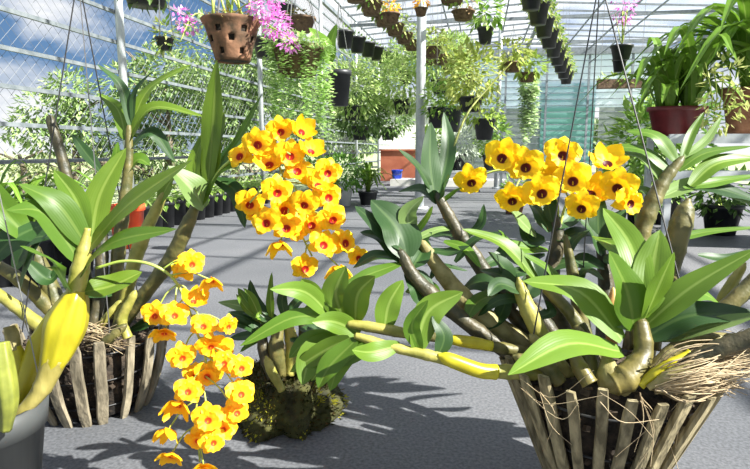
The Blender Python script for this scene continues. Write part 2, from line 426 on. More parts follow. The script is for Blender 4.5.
# back wall: sheet panels over horizontal rails
mb = MB()
z = .1
while z < 3.6:
    bar(mb, (-.9, YB, z), (XR, YB, z), .018, .018); z += .155
for x in (-.9, .6, 1.6, 2.6, 3.6, XR): bar(mb, (x, YB, 0), (x, YB, 2.95), .05)
bar(mb, (XL, YB, 2.95), (XR, YB, 2.95), .14, .16)
wb = struct('wall_back', mb, M['beam'])
def panel(x0, x1, z0, z1, m, y=YB + .06, name='sheet_panel', par=wb):
    mb = MB(); box(mb, ((x0 + x1) / 2, y, (z0 + z1) / 2), (x1 - x0, .01, z1 - z0)); return mb.build(name, M[m], par, False)
panel(-.9, 1.5, 0, 1.6, 'greynet'); panel(1.46, 2.8, 0, 2.2, 'teal', YB + .09, 'shade_net'); panel(2.9, XR, 0, 1.6, 'greynet')
panel(-.9, XR, 1.6, 2.9, 'endsheet')
# right wall
mb = MB()
z = .1
while z < 2.9:
    bar(mb, (XR, -1.5, z), (XR, YB, z), .018, .018); z += .31
for y in range(0, 16, 3): bar(mb, (XR, y, 0), (XR, y, ZE), .05)
struct('wall_right', mb, M['beam'])
# roof
mb = MB()
for k in range(0, 26):
    y = .6 + k * .56
    bar(mb, (XL, y, ZE), (XM, y, ZR), .022, .03); bar(mb, (XM, y, ZR), (XR, y, ZE), .022, .03)
for x in [XL + .02 + i * 1.65 for i in range(5)]:
    zz = ZE + (ZR - ZE) * (1 - abs(x - XM) / (XM - XL)) + .03
    bar(mb, (x, .3, zz), (x, YB, zz), .028, .028)
for y in (3.0, 5.4, 7.8, 10.2, 12.6):
    bar(mb, (XL, y, 2.75), (XR, y, 2.75), .045, .05)
for x in (XL, .95, XR): bar(mb, (x, .3, 2.75), (x, YB, 2.75), .05, .06)
for x in (-1.5, -.4, .35, 1.7, 2.6): bar(mb, (x, .3, 2.68), (x, YB, 2.68), .02, .02)
cb = struct('ceiling', mb, M['beam'])
mb = MB()
mb.add([(XL - .2, -.5, ZE + .02), (XM, -.5, ZR + .06), (XM, YB + .3, ZR + .06), (XL - .2, YB + .3, ZE + .02), (XR, -.5, ZE + .05), (XR, YB + .3, ZE + .05)], [(0, 1, 2, 3), (1, 4, 5, 2)])
mb.build('roof_sheet', M['roofsheet'], cb, False)
# free-standing steel posts
def post(x, d, w, label):
    g = P(x, 150, d); mb = MB(); tube(mb, [(g.x, g.y, 0), (g.x, g.y, 2.72)], [w / 2], n=1, seg=14)
    tube(mb, [(g.x, g.y, 0), (g.x, g.y, .02)], [w], n=1, seg=14)
    tag(mb.build('roof_post', M['steel'], None, origin=(g.x, g.y, 0)), label, 'post')
post(420, 5.2, .085, 'thick pale grey steel roof post standing in the middle of the shade house')
post(497, 8.0, .06, 'thin grey steel post farther back, behind the yellow-leaved hanging plant')
# concrete ledge, red boards and white shed at the far end
mb = MB(); g = G(440, 187); box(mb, (g.x + .1, g.y + .35, .05), (1.75, .5, .10)); tag(mb.build('concrete_ledge', M['concrete'], None, False), 'low pale concrete ledge crossing the far end of the floor', 'ledge')
mb = MB(); a = P(396, 150, 10.0); box(mb, (a.x + .1, a.y, .27), (.75, .06, .54)); box(mb, (a.x + .1, a.y - .01, .55), (.8, .1, .03))
tag(mb.build('board_partition', M['redwall'], None, False), 'low red-brown board partition behind the blue bucket', 'partition')
sh = thing('shed', (P(410, 150, 17.5).x, P(410, 150, 17.5).y, 0), 'small white walled shed beyond the end of the slatted left wall', 'shed')
mb = MB(); s0 = P(404, 150, 17.5); box(mb, (s0.x + .3, s0.y + .8, .9), (2.2, 1.6, 1.8)); mb.build('wall', M['white'], sh, False)
mb = MB(); box(mb, (s0.x + .3, s0.y + .8, 1.84), (2.5, 1.9, .08)); mb.build('roof', M['steel'], sh, False)
g = P(397, 185, 8.9); g.z = 0
bk = thing('bucket', g, 'small blue bucket in front of the red-brown partition', 'bucket')
mb = MB(); lathe(mb, g, [(0, 0), (.065, 0), (.085, .23), (.09, .23), (.09, .24), (.08, .24), (.06, .02), (0, .02)]); mb.build('body', M['blue'], bk)
mb = MB(); tube(mb, [g + Vector((-.088, 0, .23)), g + Vector((-.05, -.08, .17)), g + Vector((.05, -.08, .17)), g + Vector((.088, 0, .23))], [.005], n=12, seg=6); mb.build('handle', M['dwire'], bk)

# ---------------------------------------------------------------- generic plants
def foliage(mb, c, rad, n, ls, c1, c2, droop=.3, shape=.45):
    c = Vector(c)
    for _ in range(n):
        while True:
            v = Vector((random.uniform(-1, 1), random.uniform(-1, 1), random.uniform(-1, 1)))
            if .15 < v.length < 1: break
        if random.random() < .7: v = v.normalized() * random.uniform(.65, 1)
        p = c + Vector((v.x * rad[0], v.y * rad[1], v.z * rad[2]))
        d = (v.normalized() + Vector((random.uniform(-.8, .8), random.uniform(-.8, .8), random.uniform(-.8, .6) - droop))).normalized()
        s = ls * random.uniform(.6, 1.3); x = d.cross(Vector((random.uniform(-.4, .4), random.uniform(-.4, .4), 1))).normalized() * s * shape * .5
        nn = x.cross(d).normalized() * s * .08
        t = random.random(); col = tuple(c1[i] * (1 - t) + c2[i] * t for i in range(3))
        mb.add([p, p + d * s * .45 + x - nn * .0, p + d * s, p + d * s * .45 - x, p + d * s * .45 - nn], [(0, 1, 4), (0, 4, 3), (4, 1, 2), (4, 2, 3)], None, col)
G1, G2 = (.12, .27, .035), (.40, .56, .13)
def blobs(n, rad, c):
    return [(Vector(c) + Vector((random.uniform(-1, 1) * rad[0] * .6, random.uniform(-1, 1) * rad[1] * .6, random.uniform(-.7, .7) * rad[2])), [r * random.uniform(.35, .6) for r in rad]) for _ in range(n)]
def tree(x, y, d, w, h, label, c1=G1, c2=G2, n=2200, ls=None, name='tree', group=None, cat='tree'):
    """crown centred on (x,y), w,h photo pixels at distance d"""
    c = P(x, y, d); base = Vector((c.x, c.y, 0)); r = thing(name, base, label, cat, group)
    rw, rh = pxm(w, d) / 2, pxm(h, d) / 2
    mb = MB()
    for bc, br in blobs(9, (rw, rw, rh), c): foliage(mb, bc, br, (n * (1 if ls else 2)) // 9, ls or .014 * d, c1, c2)
    mb.build('crown', M['foli'], r, False, origin=c)
    mb = MB(); top = c + Vector((0, 0, rh * .5))
    tube(mb, [base, base.lerp(top, .5) + Vector((.05, 0, 0)), top], [.05 + rw * .05, .04, .02], n=8, seg=7)
    for k in range(5):
        a = random.uniform(0, 6.28); s_ = base.lerp(top, random.uniform(.35, .9))
        tube(mb, [s_, s_ + Vector((math.cos(a) * rw * .7, math.sin(a) * rw * .7, rh * .5))], [.02, .008], n=3, seg=5)
    mb.build('trunk', M['trunk'], r); return r
def straps(mb, c, n, ln, w, spread=1.0, upness=1.0, c_hint=None, both=False, seg=9):
    c = Vector(c)
    for k in range(n):
        a = random.uniform(0, 6.28); l = ln * random.uniform(.6, 1.05); s_ = spread * random.uniform(.25, 1)
        dr = Vector((math.cos(a), math.sin(a), 0)); u = upness * random.uniform(.6, 1.05)
        p1 = c + dr * l * .22 * s_ + Vector((0, 0, l * .5 * u)); p2 = c + dr * l * .6 * s_ + Vector((0, 0, l * (.78 * u - .15 * s_)))
        p3 = c + dr * l * .95 * s_ + Vector((0, 0, l * (.85 * u - .55 * s_)))
        leafgeo(mb, [c + dr * .01, p1, p2, p3], w * random.uniform(.8, 1.2), Vector((dr.x * -.5, dr.y * -.5, 1)).normalized(), fold=.35, n=seg, basew=.7)
def potprof(r, h, rb=.72):
    return [(0, 0), (r * rb, 0), (r * .97, h * .86), (r * 1.06, h * .86), (r * 1.06, h), (r * .94, h), (r * .9, h * .86), (r * .85, h * .84), (0, h * .84)]
def potted(x, yb, d, r, h, label, pm='pot', plant=None, cat='plant', name='potted_plant', group=None, floor=False, seg=20):
    b_ = P(x, yb, d)
    if floor: b_ = Vector((b_.x, b_.y, 0))
    o = thing(name, b_, label, cat, group)
    mb = MB(); lathe(mb, b_, potprof(r, h), seg); mb.build('pot', M[pm], o, origin=b_)
    if plant: plant(o, b_ + Vector((0, 0, h * .84)))
    return o
def hangwires(o, b_, r, h, top=2.68, n=3, thick=.0025):
    mb = MB(); ap = b_ + Vector((0, 0, h + max(.3, r * 3)))
    if ap.z > top: ap.z = top
    for k in range(n):
        a = 2 * math.pi * k / n + .5
        bar(mb, b_ + Vector((r * math.cos(a), r * math.sin(a), h)), ap, thick)
    if ap.z < top: bar(mb, ap, (ap.x, ap.y, top), thick)
    mb.build('hanger', M['wire'], o, False, origin=ap)
def hanging(x, yb, d, r, h, label, pm='pot', plant=None, cat='hanging plant', name='hanging_pot', group=None, wires=3):
    o = potted(x, yb, d, r, h, label, pm, plant, cat, name, group)
    hangwires(o, Vector(o.location), r, h, n=wires); return o
def bush(rx, rz, n, ls, c1=G1, c2=G2, up=.5, shape=.45, name='foliage'):
    if n > 400: n = int(n * 1.5); ls = ls * .85
    def f(o, c):
        mb = MB(); foliage(mb, Vector(c) + Vector((0, 0, rz * up)), (rx, rx, rz), n, ls, c1, c2, shape=shape); mb.build(name, M['foli'], o, False, origin=c)
        mb = MB()
        for k in range(4):
            a = random.uniform(0, 6.28); tube(mb, [c, Vector(c) + Vector((math.cos(a) * rx * .5, math.sin(a) * rx * .5, rz * up))], [.004, .002], n=3, seg=4)
        mb.build('stem', M['stem'], o)
    return f
def strapplant(n, ln, w, spread=1, up=1, m='strap'):
    def f(o, c):
        mb = MB(); straps(mb, c, n, ln, w, spread, up); mb.build('foliage', M[m], o, origin=c)
    return f
def trail(rx, ln, n, ls, c1, c2, top=True):
    def f(o, c):
        mb = MB(); c = Vector(c)
        for k in range(n):
            a = random.uniform(0, 6.28); q = rx * random.uniform(.6, 1.05); L_ = ln * random.uniform(.45, 1)
            x0, y0 = math.cos(a) * q, math.sin(a) * q; z = .02
            while z > -L_:
                s = ls * random.uniform(.7, 1.2); p = c + Vector((x0 + random.uniform(-1, 1) * ls * .5, y0 + random.uniform(-1, 1) * ls * .5, z))
                b_ = random.uniform(0, 6.28); d = Vector((math.cos(b_), math.sin(b_), random.uniform(-.6, .3))).normalized() * s
                xx = d.cross(Vector((0, 0, 1))).normalized() * s * .45; t = random.random(); col = tuple(c1[i] * (1 - t) + c2[i] * t for i in range(3))
                mb.add([p, p + d * .5 + xx, p + d, p + d * .5 - xx], [(0, 1, 2), (0, 2, 3)], None, col); z -= ls * .28
        if top: foliage(mb, c + Vector((0, 0, ls)), (rx * 1.1, rx * 1.1, ls * 2), n * 6, ls * 1.2, c1, c2, shape=.8)
        mb.build('trailing_foliage', M['foli'], o, False, origin=c)
    return f
def pinks(mb, c, rad, n, s, c1=(.75, .16, .62), c2=(.9, .5, .85)):
    foliage(mb, c, rad, n, s, c1, c2, shape=.5)

# ---------------------------------------------------------------- trees outside the left wall and beyond the back
TG1, TG2 = (.13, .23, .07), (.40, .52, .22)
tree(70, 118, 8.0, 110, 75, 'small thin-leaved tree outside the left net wall, left of its post', TG1, TG2, 900)
tree(165, 110, 8.5, 130, 130, 'loose green tree outside the net wall between post and tall orchid blade', TG1, TG2, 2200)
tree(232, 105, 10.5, 110, 150, 'green tree outside the net wall under the terracotta hanging pot', TG1, TG2, 3000)
tree(296, 118, 14, 110, 130, 'dense green tree outside the wall behind the trailing hanging plant', TG1, TG2, 2200)
tree(352, 105, 21, 75, 95, 'dense green tree at the far end of the slatted wall', TG1, TG2, 2000)
tree(440, 128, 27, 110, 60, 'green tree beyond the far end wall behind the central post', TG1, TG2, 1500)
tree(600, 140, 22, 60, 40, 'low grey-green tree beyond the end wall right of the teal net', (.12, .2, .08), (.3, .38, .2), 700)
for i, (x, y) in enumerate(((20, 165), (60, 172), (105, 170), (150, 178), (205, 178), (250, 178))):
    lab = ['pale bush outside the wall at the left edge', 'pale bush outside the wall left of the net post', 'pale bush outside the wall at the foot of the net post',
           'pale bush outside the wall behind the orange pot', 'pale bush outside behind the row of black pots', 'pale bush outside the wall behind the large yellow spray'][i]
    tree(x, y, 6.5 + i * .6, 62, 42, lab, (.22, .30, .10), (.50, .56, .26), 500, .07, name='bush', cat='bush')

# ---------------------------------------------------------------- row of black nursery pots along the left wall
for i in range(15):
    y = 3.35 + i * .155
    if i == 0:
        o0 = thing('nursery_pot', (XL + .16, y, 0), 'small black nursery pot in the row at the foot of the left wall', 'pot', 'black nursery pots along the left wall')
        mb = MB(); lathe(mb, (XL + .16, y, 0), potprof(.07, .19, .8), 18); mb.build('pot', M['pot'], o0, origin=o0.location)
        mb = MB(); c0 = Vector((XL + .16, y, .17)); foliage(mb, c0 + Vector((0, 0, .05)), (.07, .07, .07), 40, .07, G1, G2); mb.build('foliage', M['foli'], o0, False, origin=c0)
    else: copytree(o0, (0, i * .155, 0))
# orange-red pot
g = G(129, 247)
rp = thing('plastic_pot', g, 'orange-red plastic pot on the floor behind the left basket orchid', 'pot')
mb = MB(); lathe(mb, g, potprof(.095, .245, .8), 28); mb.build('pot', M['red'], rp, origin=g)
mb = MB(); foliage(mb, g + Vector((0, 0, .24)), (.05, .05, .03), 60, .04, (.1, .03, .03), (.3, .12, .05)); mb.build('foliage', M['foli'], rp, False, origin=g + Vector((0, 0, .17)))

# ---------------------------------------------------------------- left background strap plants
potted(28, 262, 2.35, .11, .2, 'spiky strap-leaved plant in a black pot at the left edge', plant=strapplant(26, .48, .028, 1.0, 1.0), floor=True)
potted(72, 250, 2.55, .11, .2, 'pale green strap-leaved plant behind the bare brown cane tip', plant=strapplant(20, .42, .025, 1.1, 1.0, 'leafp'), floor=True)
potted(-2, 262, 2.3, .10, .2, 'taller strap-leaved plant farther back at the left edge', plant=strapplant(22, .5, .03, 1.0, 1.0, 'strap'), floor=True)

# ---------------------------------------------------------------- middle background
potted(343, 205, 5.6, .1, .2, 'bushy green plant in a white pot beside the left wall', 'wpot', bush(.26, .2, 900, .05, (.08, .22, .03), (.22, .42, .07), .8), floor=True)
potted(322, 205, 5.9, .1, .2, 'bushy dark green plant in a black pot left of the white pot', 'pot', bush(.2, .18, 500, .05, (.05, .16, .03), (.18, .36, .07), .8), floor=True)
potted(368, 205, 5.7, .1, .14, 'bright fan of strap leaves in a low black pot right of the white pot', 'pot', strapplant(30, .5, .04, .9, .9, 'leafb'), floor=True)
bn = thing('plant_bench', G(462, 192), 'low grey metal bench holding black pots near the far ledge', 'bench')
mb = MB(); g = G(462, 192); box(mb, g + Vector((0, .2, .27)), (1.1, .5, .03))
mb.build('top', M['steel'], bn, False)
for sx in (-.5, .5):
    for sy in (0, .4):
        mb = MB(); box(mb, g + Vector((sx, sy, .13)), (.03, .03, .26)); mb.build('leg', M['steel'], bn, False)
def onbench(dx, dy, r, h, label, pm, pl): 
    b_ = g + Vector((dx, dy, .285)); o = thing('potted_plant', b_, label, 'plant'); mb = MB(); lathe(mb, b_, potprof(r, h), 20); mb.build('pot', M[pm], o, origin=b_); pl(o, b_ + Vector((0, 0, h * .84)))
onbench(-.05, .1, .14, .22, 'black pot of drooping silver-white leaves on the low bench', 'pot', bush(.28, .22, 350, .13, (.5, .58, .45), (.8, .84, .74), .7, .3))
onbench(.38, .15, .13, .2, 'black pot with leafy plant at the right end of the low bench', 'pot', bush(.22, .3, 350, .1, G1, G2, .9))
onbench(-.42, .15, .12, .2, 'black pot with leafy plant at the left end of the low bench', 'pot', bush(.22, .22, 300, .1, G1, G2, .9))
potted(514, 212, 4.9, .095, .14, 'small terracotta pot on the floor behind the right yellow spray', 'terra', bush(.11, .12, 160, .06, G1, G2, .7), floor=True)
YG1, YG2 = (.30, .40, .05), (.62, .66, .24)
hanging(470, 112, 4.6, .10, .12, 'hanging plant with large yellow-green leaves right of the central post', plant=bush(.23, .25, 420, .085, YG1, YG2, .75), wires=3)
hanging(485, 44, 5.0, .07, .14, 'black hanging pot with upright green leaves near the top, right of centre', plant=bush(.13, .16, 130, .09, G1, G2, .9))
hanging(436, 128, 5.0, .075, .18, 'black pot hung low just right of the central post', plant=bush(.13, .16, 150, .07))
hanging(452, 132, 4.9, .08, .2, 'charcoal pot hung low left of the yellow-leaved plant', 'gpot', bush(.14, .16, 150, .07))
hanging(484, 140, 5.4, .10, .2, 'black pot hung low under the yellow-leaved plant', plant=bush(.2, .14, 220, .07, YG1, G2, .7))
for k, (x, y, d, rx, rz, lb) in enumerate(((352, 108, 6.2, .35, .3, 'leafy hanging plant in the green mass right of the trailing plant'), (378, 100, 7.0, .4, .38, 'leafy hanging plant in the green mass under the row of black pots'),
        (402, 102, 6.4, .35, .36, 'leafy hanging plant just left of the central post'), (440, 82, 6.2, .32, .32, 'leafy hanging plant just right of the central post'), (405, 72, 7.6, .3, .3, 'upper leafy hanging plant behind the central post'),
        (360, 128, 6.6, .34, .24, 'dark leafy hanging plant low in the green mass left of centre'), (388, 128, 7.4, .34, .24, 'dark leafy hanging plant low in front of the slatted wall end'), (452, 62, 7.5, .32, .25, 'small-leaved hanging plant behind the yellow-leaved one'))):
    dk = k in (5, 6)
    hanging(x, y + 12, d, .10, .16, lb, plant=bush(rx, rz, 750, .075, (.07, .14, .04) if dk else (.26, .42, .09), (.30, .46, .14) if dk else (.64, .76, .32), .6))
hanging(512, 72, 4.8, .08, .08, 'brown hanging basket left of the teal net, sprouting pale leaves', 'brown', bush(.16, .13, 200, .07, YG1, YG2, .7))
hanging(527, 82, 5.1, .08, .08, 'brown hanging basket nearest the teal net', 'brown', bush(.15, .12, 200, .07, YG1, G2, .7))
hanging(529, 96, 6.0, .05, .06, 'small hanging pot of pale strands trailing in front of the teal net', plant=trail(.08, .6, 40, .05, (.45, .6, .3), (.7, .82, .5)))
def row(n, p0, p1, r, h, label, group, pm, plant):
    o = None
    a, b_ = P(*p0), P(*p1)
    for i in range(n):
        q = a.lerp(b_, i / (n - 1))
        if i == 0:
            o = thing('hanging_pot', q, label, 'hanging plant', group); mb = MB(); lathe(mb, q, potprof(r, h), 18); mb.build('pot', M[pm], o, origin=q)
            plant(o, q + Vector((0, 0, h * .84))); hangwires(o, q, r, h)
        else: copytree(o, q - a)
row(9, (531, 10, 4.2), (566, 84, 7.4), .085, .17, 'black hanging pot in the steep row right of centre, above the teal net', 'row of black hanging pots above the teal net', 'pot', bush(.12, .10, 120, .06, G1, YG2, .4))
row(8, (345, 48, 5.2), (402, 70, 8.6), .085, .15, 'plain black hanging pot in the row over the left green mass', 'row of black hanging pots left of the central post', 'pot', bush(.07, .05, 50, .04, G1, G2, .4))
row(9, (356, 2, 3.9), (430, 66, 7.2), .085, .10, 'brown hanging basket with sparse foliage in the row running to the central post', 'row of brown hanging baskets near the central post', 'brown', bush(.12, .11, 130, .05, G1, YG2, .6))
row(7, (432, 58, 5.4), (470, 86, 8.6), .085, .10, 'brown hanging basket in the row behind the yellow-leaved plant', 'row of brown hanging baskets right of the central post', 'brown', bush(.14, .12, 140, .06, YG1, YG2, .6))
def orangeflowers(o, c):
    mb = MB(); foliage(mb, c + Vector((0, 0, .07)), (.06, .06, .06), 60, .045, (.9, .4, .02), (.95, .6, .05)); mb.build('flowers', M['foli'], o, False, origin=c)
hanging(391, 24, 4.4, .07, .08, 'brown hanging basket with orange flowers at the top', 'brown', orangeflowers)
hanging(421, 16, 4.4, .05, .06, 'small hanging basket with orange flowers beside the top of the central post', 'brown', orangeflowers)
hanging(452, 4, 4.3, .1, .06, 'dark hanging basket at the top edge right of the central post', 'brown', bush(.12, .08, 80, .06))
hanging(463, 20, 4.5, .09, .07, 'dry brown hanging basket left of the upright-leaved black pot', 'brown', bush(.09, .09, 60, .05, (.2, .12, .06), (.4, .28, .15), .6))
# pink flowered black pot at right
def pinkspray(o, c):
    mb = MB(); pinks(mb, c + Vector((0, 0, .28)), (.09, .09, .12), 130, .03); mb.build('flowers', M['foli'], o, False, origin=c + Vector((0, 0, .3)))
    mb = MB()
    for k in range(7): tube(mb, [c, c + Vector((random.uniform(-.05, .05), random.uniform(-.05, .05), .25))], [.003], n=3, seg=4)
    mb.build('stem', M['stem'], o)
hanging(621, 60, 4.0, .075, .10, 'black hanging pot with pale pink flower stems, upper right', plant=pinkspray)
hanging(619, 72, 4.1, .05, .09, 'smaller black pot hung just below the pink-flowered pot', plant=bush(.05, .04, 30, .03))
pl = thing('hanging_planter', P(620, 84, 6.5), 'long brown hanging trough with thin plants in front of the end wall', 'planter')
mb = MB(); q = P(620, 84, 6.5); box(mb, q, (.5, .1, .1)); mb.build('trough', M['brown'], pl, False, origin=q)
mb = MB(); foliage(mb, q + Vector((0, 0, .06)), (.26, .06, .06), 120, .06, YG1, G2); mb.build('foliage', M['foli'], pl, False, origin=q)
mb = MB(); bar(mb, q + Vector((-.22, 0, .05)), q + Vector((-.22, 0, 1.6)), .004); bar(mb, q + Vector((.22, 0, .05)), q + Vector((.22, 0, 1.6)), .004); mb.build('hanger', M['wire'], pl, False, origin=q)

# ---------------------------------------------------------------- trailing plant, leaf pot and terracotta pot, upper left
hanging(298, 76, 1.95, .085, .10, 'hanging plant with long curtains of small round pale green leaves', 'brown', trail(.115, .34, 56, .017, (.28, .46, .10), (.60, .78, .34)))
def bigleaf(o, c):
    mb = MB()
    leafgeo(mb, [P(331, 62, 2.58), P(325, 47, 2.5), P(309, 28, 2.42)], .085, (Vector((.4, -.8, .3))).normalized(), .2)
    leafgeo(mb, [P(331, 62, 2.58), P(331, 44, 2.55), P(337, 24, 2.5)], .075, Vector((-.3, -.8, .3)).normalized(), .2)
    tube(mb, [c, P(333, 66, 2.6), P(331, 58, 2.58)], [.004], n=6, seg=6)
    mb.build('leaf', M['leaf'], o, origin=c)
hanging(340, 106, 2.6, .052, .16, 'tall black hanging pot with two large upright leaves beside the trailing plant', plant=bigleaf)
# terracotta pot with holes
tp = thing('hanging_orchid', P(233, 62, 1.75), 'mossy terracotta hanging pot with round holes and pink flower sprays', 'hanging plant')
b_ = P(233, 62, 1.75); mb = MB(); seg, nr, r0, r1, hh = 48, 14, .052, .088, .125
vs = []; fs = []
for j in range(nr + 1):
    t = j / nr; r = r0 + (r1 - r0) * t
    if j >= nr - 1: r *= 1.06
    for i in range(seg):
        a = 2 * math.pi * i / seg; vs.append(b_ + Vector((r * math.cos(a), r * math.sin(a), hh * t)))
for j in range(nr):
    for i in range(seg):
        if (i % 8 in (2, 3) and j in (2, 3)) or (i % 8 in (6, 7) and j in (6, 7)) or (i % 8 in (2, 3) and j in (9, 10)): continue
        fs.append((j * seg + i, j * seg + (i + 1) % seg, (j + 1) * seg + (i + 1) % seg, (j + 1) * seg + i))
mb.add(vs, fs); tpo = mb.build('pot', M['mossterra'], tp, origin=b_); s_ = tpo.modifiers.new('thick', 'SOLIDIFY'); s_.thickness = .006
mb = MB(); lathe(mb, b_, [(0, .004), (.045, .004), (.077, .11), (.06, .132), (0, .14)]); mb.build('potting_bark', M['bark'], tp, origin=b_)
mb = MB(); foliage(mb, b_ + Vector((0, 0, .13)), (.085, .085, .012), 260, .02, (.2, .14, .04), (.5, .4, .12), shape=.25); mb.build('moss', M['foli'], tp, False, origin=b_)
mb = MB()
for k in range(9): tube(mb, [b_ + Vector((random.uniform(-.05, .05), random.uniform(-.05, .05), .13)), b_ + Vector((random.uniform(-.09, .09), random.uniform(-.06, .06), .32))], [.004, .003], n=4, seg=6)
for (x0, y0, x1, y1, x2, y2) in ((225, 22, 245, 5, 275, -5), (235, 20, 262, 22, 298, 45), (220, 22, 195, 14, 180, 42)):
    tube(mb, [P(x0, y0, 1.75), P(x1, y1, 1.7), P(x2, y2, 1.68)], [.002], n=10, seg=5)
mb.build('stem', M['stem'], tp)
mb = MB()
for (x, y, w, h, n) in ((262, 8, 22, 20, 170), (276, 24, 22, 22, 190), (290, 42, 14, 12, 80), (272, -4, 22, 14, 90), (188, 26, 16, 10, 60), (182, 14, 12, 8, 40)):
    if x == 188: mb.build('flower_spray', M['foli'], tp, False); mb = MB()
    pinks(mb, P(x, y, 1.7), (pxm(w, 1.7) / 1.6, .05, pxm(h, 1.7) / 1.6), n, .017)
mb.build('flower_spray', M['foli'], tp, False)
hangwires(tp, b_, .085, .125)
hanging(146, 6, 1.9, .08, .08, 'dark hanging pot at the very top left of the terracotta pot', plant=bush(.09, .07, 120, .05, (.05, .1, .03), (.2, .3, .1), .2))
hanging(165, 50, 1.9, .03, .04, 'tiny hanging pot with bright drooping leaves left of the terracotta pot', plant=bush(.04, .05, 60, .03, G1, YG2, .2))
hanging(268, 58, 2.6, .07, .085, 'black hanging pot partly behind the pink flowers', plant=bush(.06, .04, 50, .03))
hanging(300, 32, 2.9, .08, .07, 'shallow brown hanging basket above the trailing plant', 'brown', bush(.07, .03, 60, .03, (.2, .15, .05), (.4, .35, .1)))
hanging(284, 18, 3.3, .07, .07, 'dark hanging pot behind the top of the pink flowers', plant=bush(.05, .03, 40, .03))

# ---------------------------------------------------------------- right shelf and its planters
ds = 3.1
st = P(668, 138, ds); sh = thing('plant_shelf', (st.x, st.y, 0), 'grey slatted metal plant shelf at the right edge', 'shelf')
for zz, nm in ((st.z, 'shelf_board'), (st.z - .2, 'shelf_board')):
    mb = MB()
    for k in range(6): box(mb, (st.x + .75, st.y - .02 + k * .08, zz), (1.5, .055, .022))
    box(mb, (st.x + .75, st.y - .05, zz - .005), (1.52, .02, .05))
    mb.build(nm, M['steel'], sh, False)
for sx in (.02, 1.45):
    for sy in (0, .4):
        mb = MB(); box(mb, (st.x + sx, st.y + sy, st.z / 2), (.035, .035, st.z)); mb.build('leg', M['steel'], sh, False)
zt = st.z + .012
def trough(x, w, h, m, label, pl, dy=.12):
    b_ = P(x, 140, ds); b_.z = zt; b_.y += dy
    o = thing('planter', b_, label, 'planter'); mb = MB()
    lathe(mb, (0, 0, 0), [(0, 0), (w * .38, 0), (w * .5, h * .85), (w * .54, h * .85), (w * .54, h), (w * .47, h), (w * .45, h * .8), (0, h * .8)], 28)
    mb.v = [(v[0] + b_.x, v[1] * .6 + b_.y, v[2] + b_.z) for v in mb.v]
    mb.build('pot', M[m], o, origin=b_); pl(o, b_ + Vector((0, 0, h * .8))); return o
def lush(o, c):
    mb = MB()
    for k in range(5): straps(mb, c + Vector((random.uniform(-.1, .1), random.uniform(-.05, .05), 0)), 16, .62, .055, .95, 1.0)
    mb.build('foliage', M['strap'], o, origin=c)
def lush2(o, c):
    mb = MB()
    for k in range(5): straps(mb, c + Vector((random.uniform(-.1, .15), random.uniform(-.05, .05), 0)), 18, .9, .055, 1.0, 1.0)
    mb.build('foliage', M['strap'], o, origin=c)
    mb = MB(); foliage(mb, P(722, 95, ds - .25), (.12, .08, .22), 120, .05, (.35, .42, .08), (.7, .72, .3))
    for k in range(5): tube(mb, [c, P(716 + k * 3, 110, ds - .2), P(712 + k * 5, 95, ds - .25), P(705 + k * 9, 62 + k * 5, ds - .25)], [.004, .003], n=8, seg=5, col=(.3, .38, .08))
    mb.build('seed_pods', M['foli'], o, False, origin=c)
trough(682, .30, .165, 'maroon', 'maroon oval planter of upright strap leaves on the grey shelf', lush)
trough(762, .34, .27, 'terra', 'large terracotta pot of arching strap leaves on the shelf at the right edge', lush2)
# floor plants under and left of the shelf
potted(640, 225, 3.9, .1, .2, 'broad-leaved plant on the floor just left of the shelf', plant=bush(.25, .38, 500, .12, (.14, .30, .04), (.42, .58, .14), .9, .35), floor=True)
potted(665, 228, 4.2, .1, .2, 'tall leafy plant on the floor behind the shelf legs', plant=bush(.25, .5, 500, .12, (.10, .25, .04), (.34, .52, .12), 1.0, .35), floor=True)
potted(720, 235, 3.7, .12, .2, 'dark leafy plant in a black pot under the shelf', plant=bush(.2, .15, 250, .08, (.04, .1, .02), (.16, .28, .06), .7), floor=True)

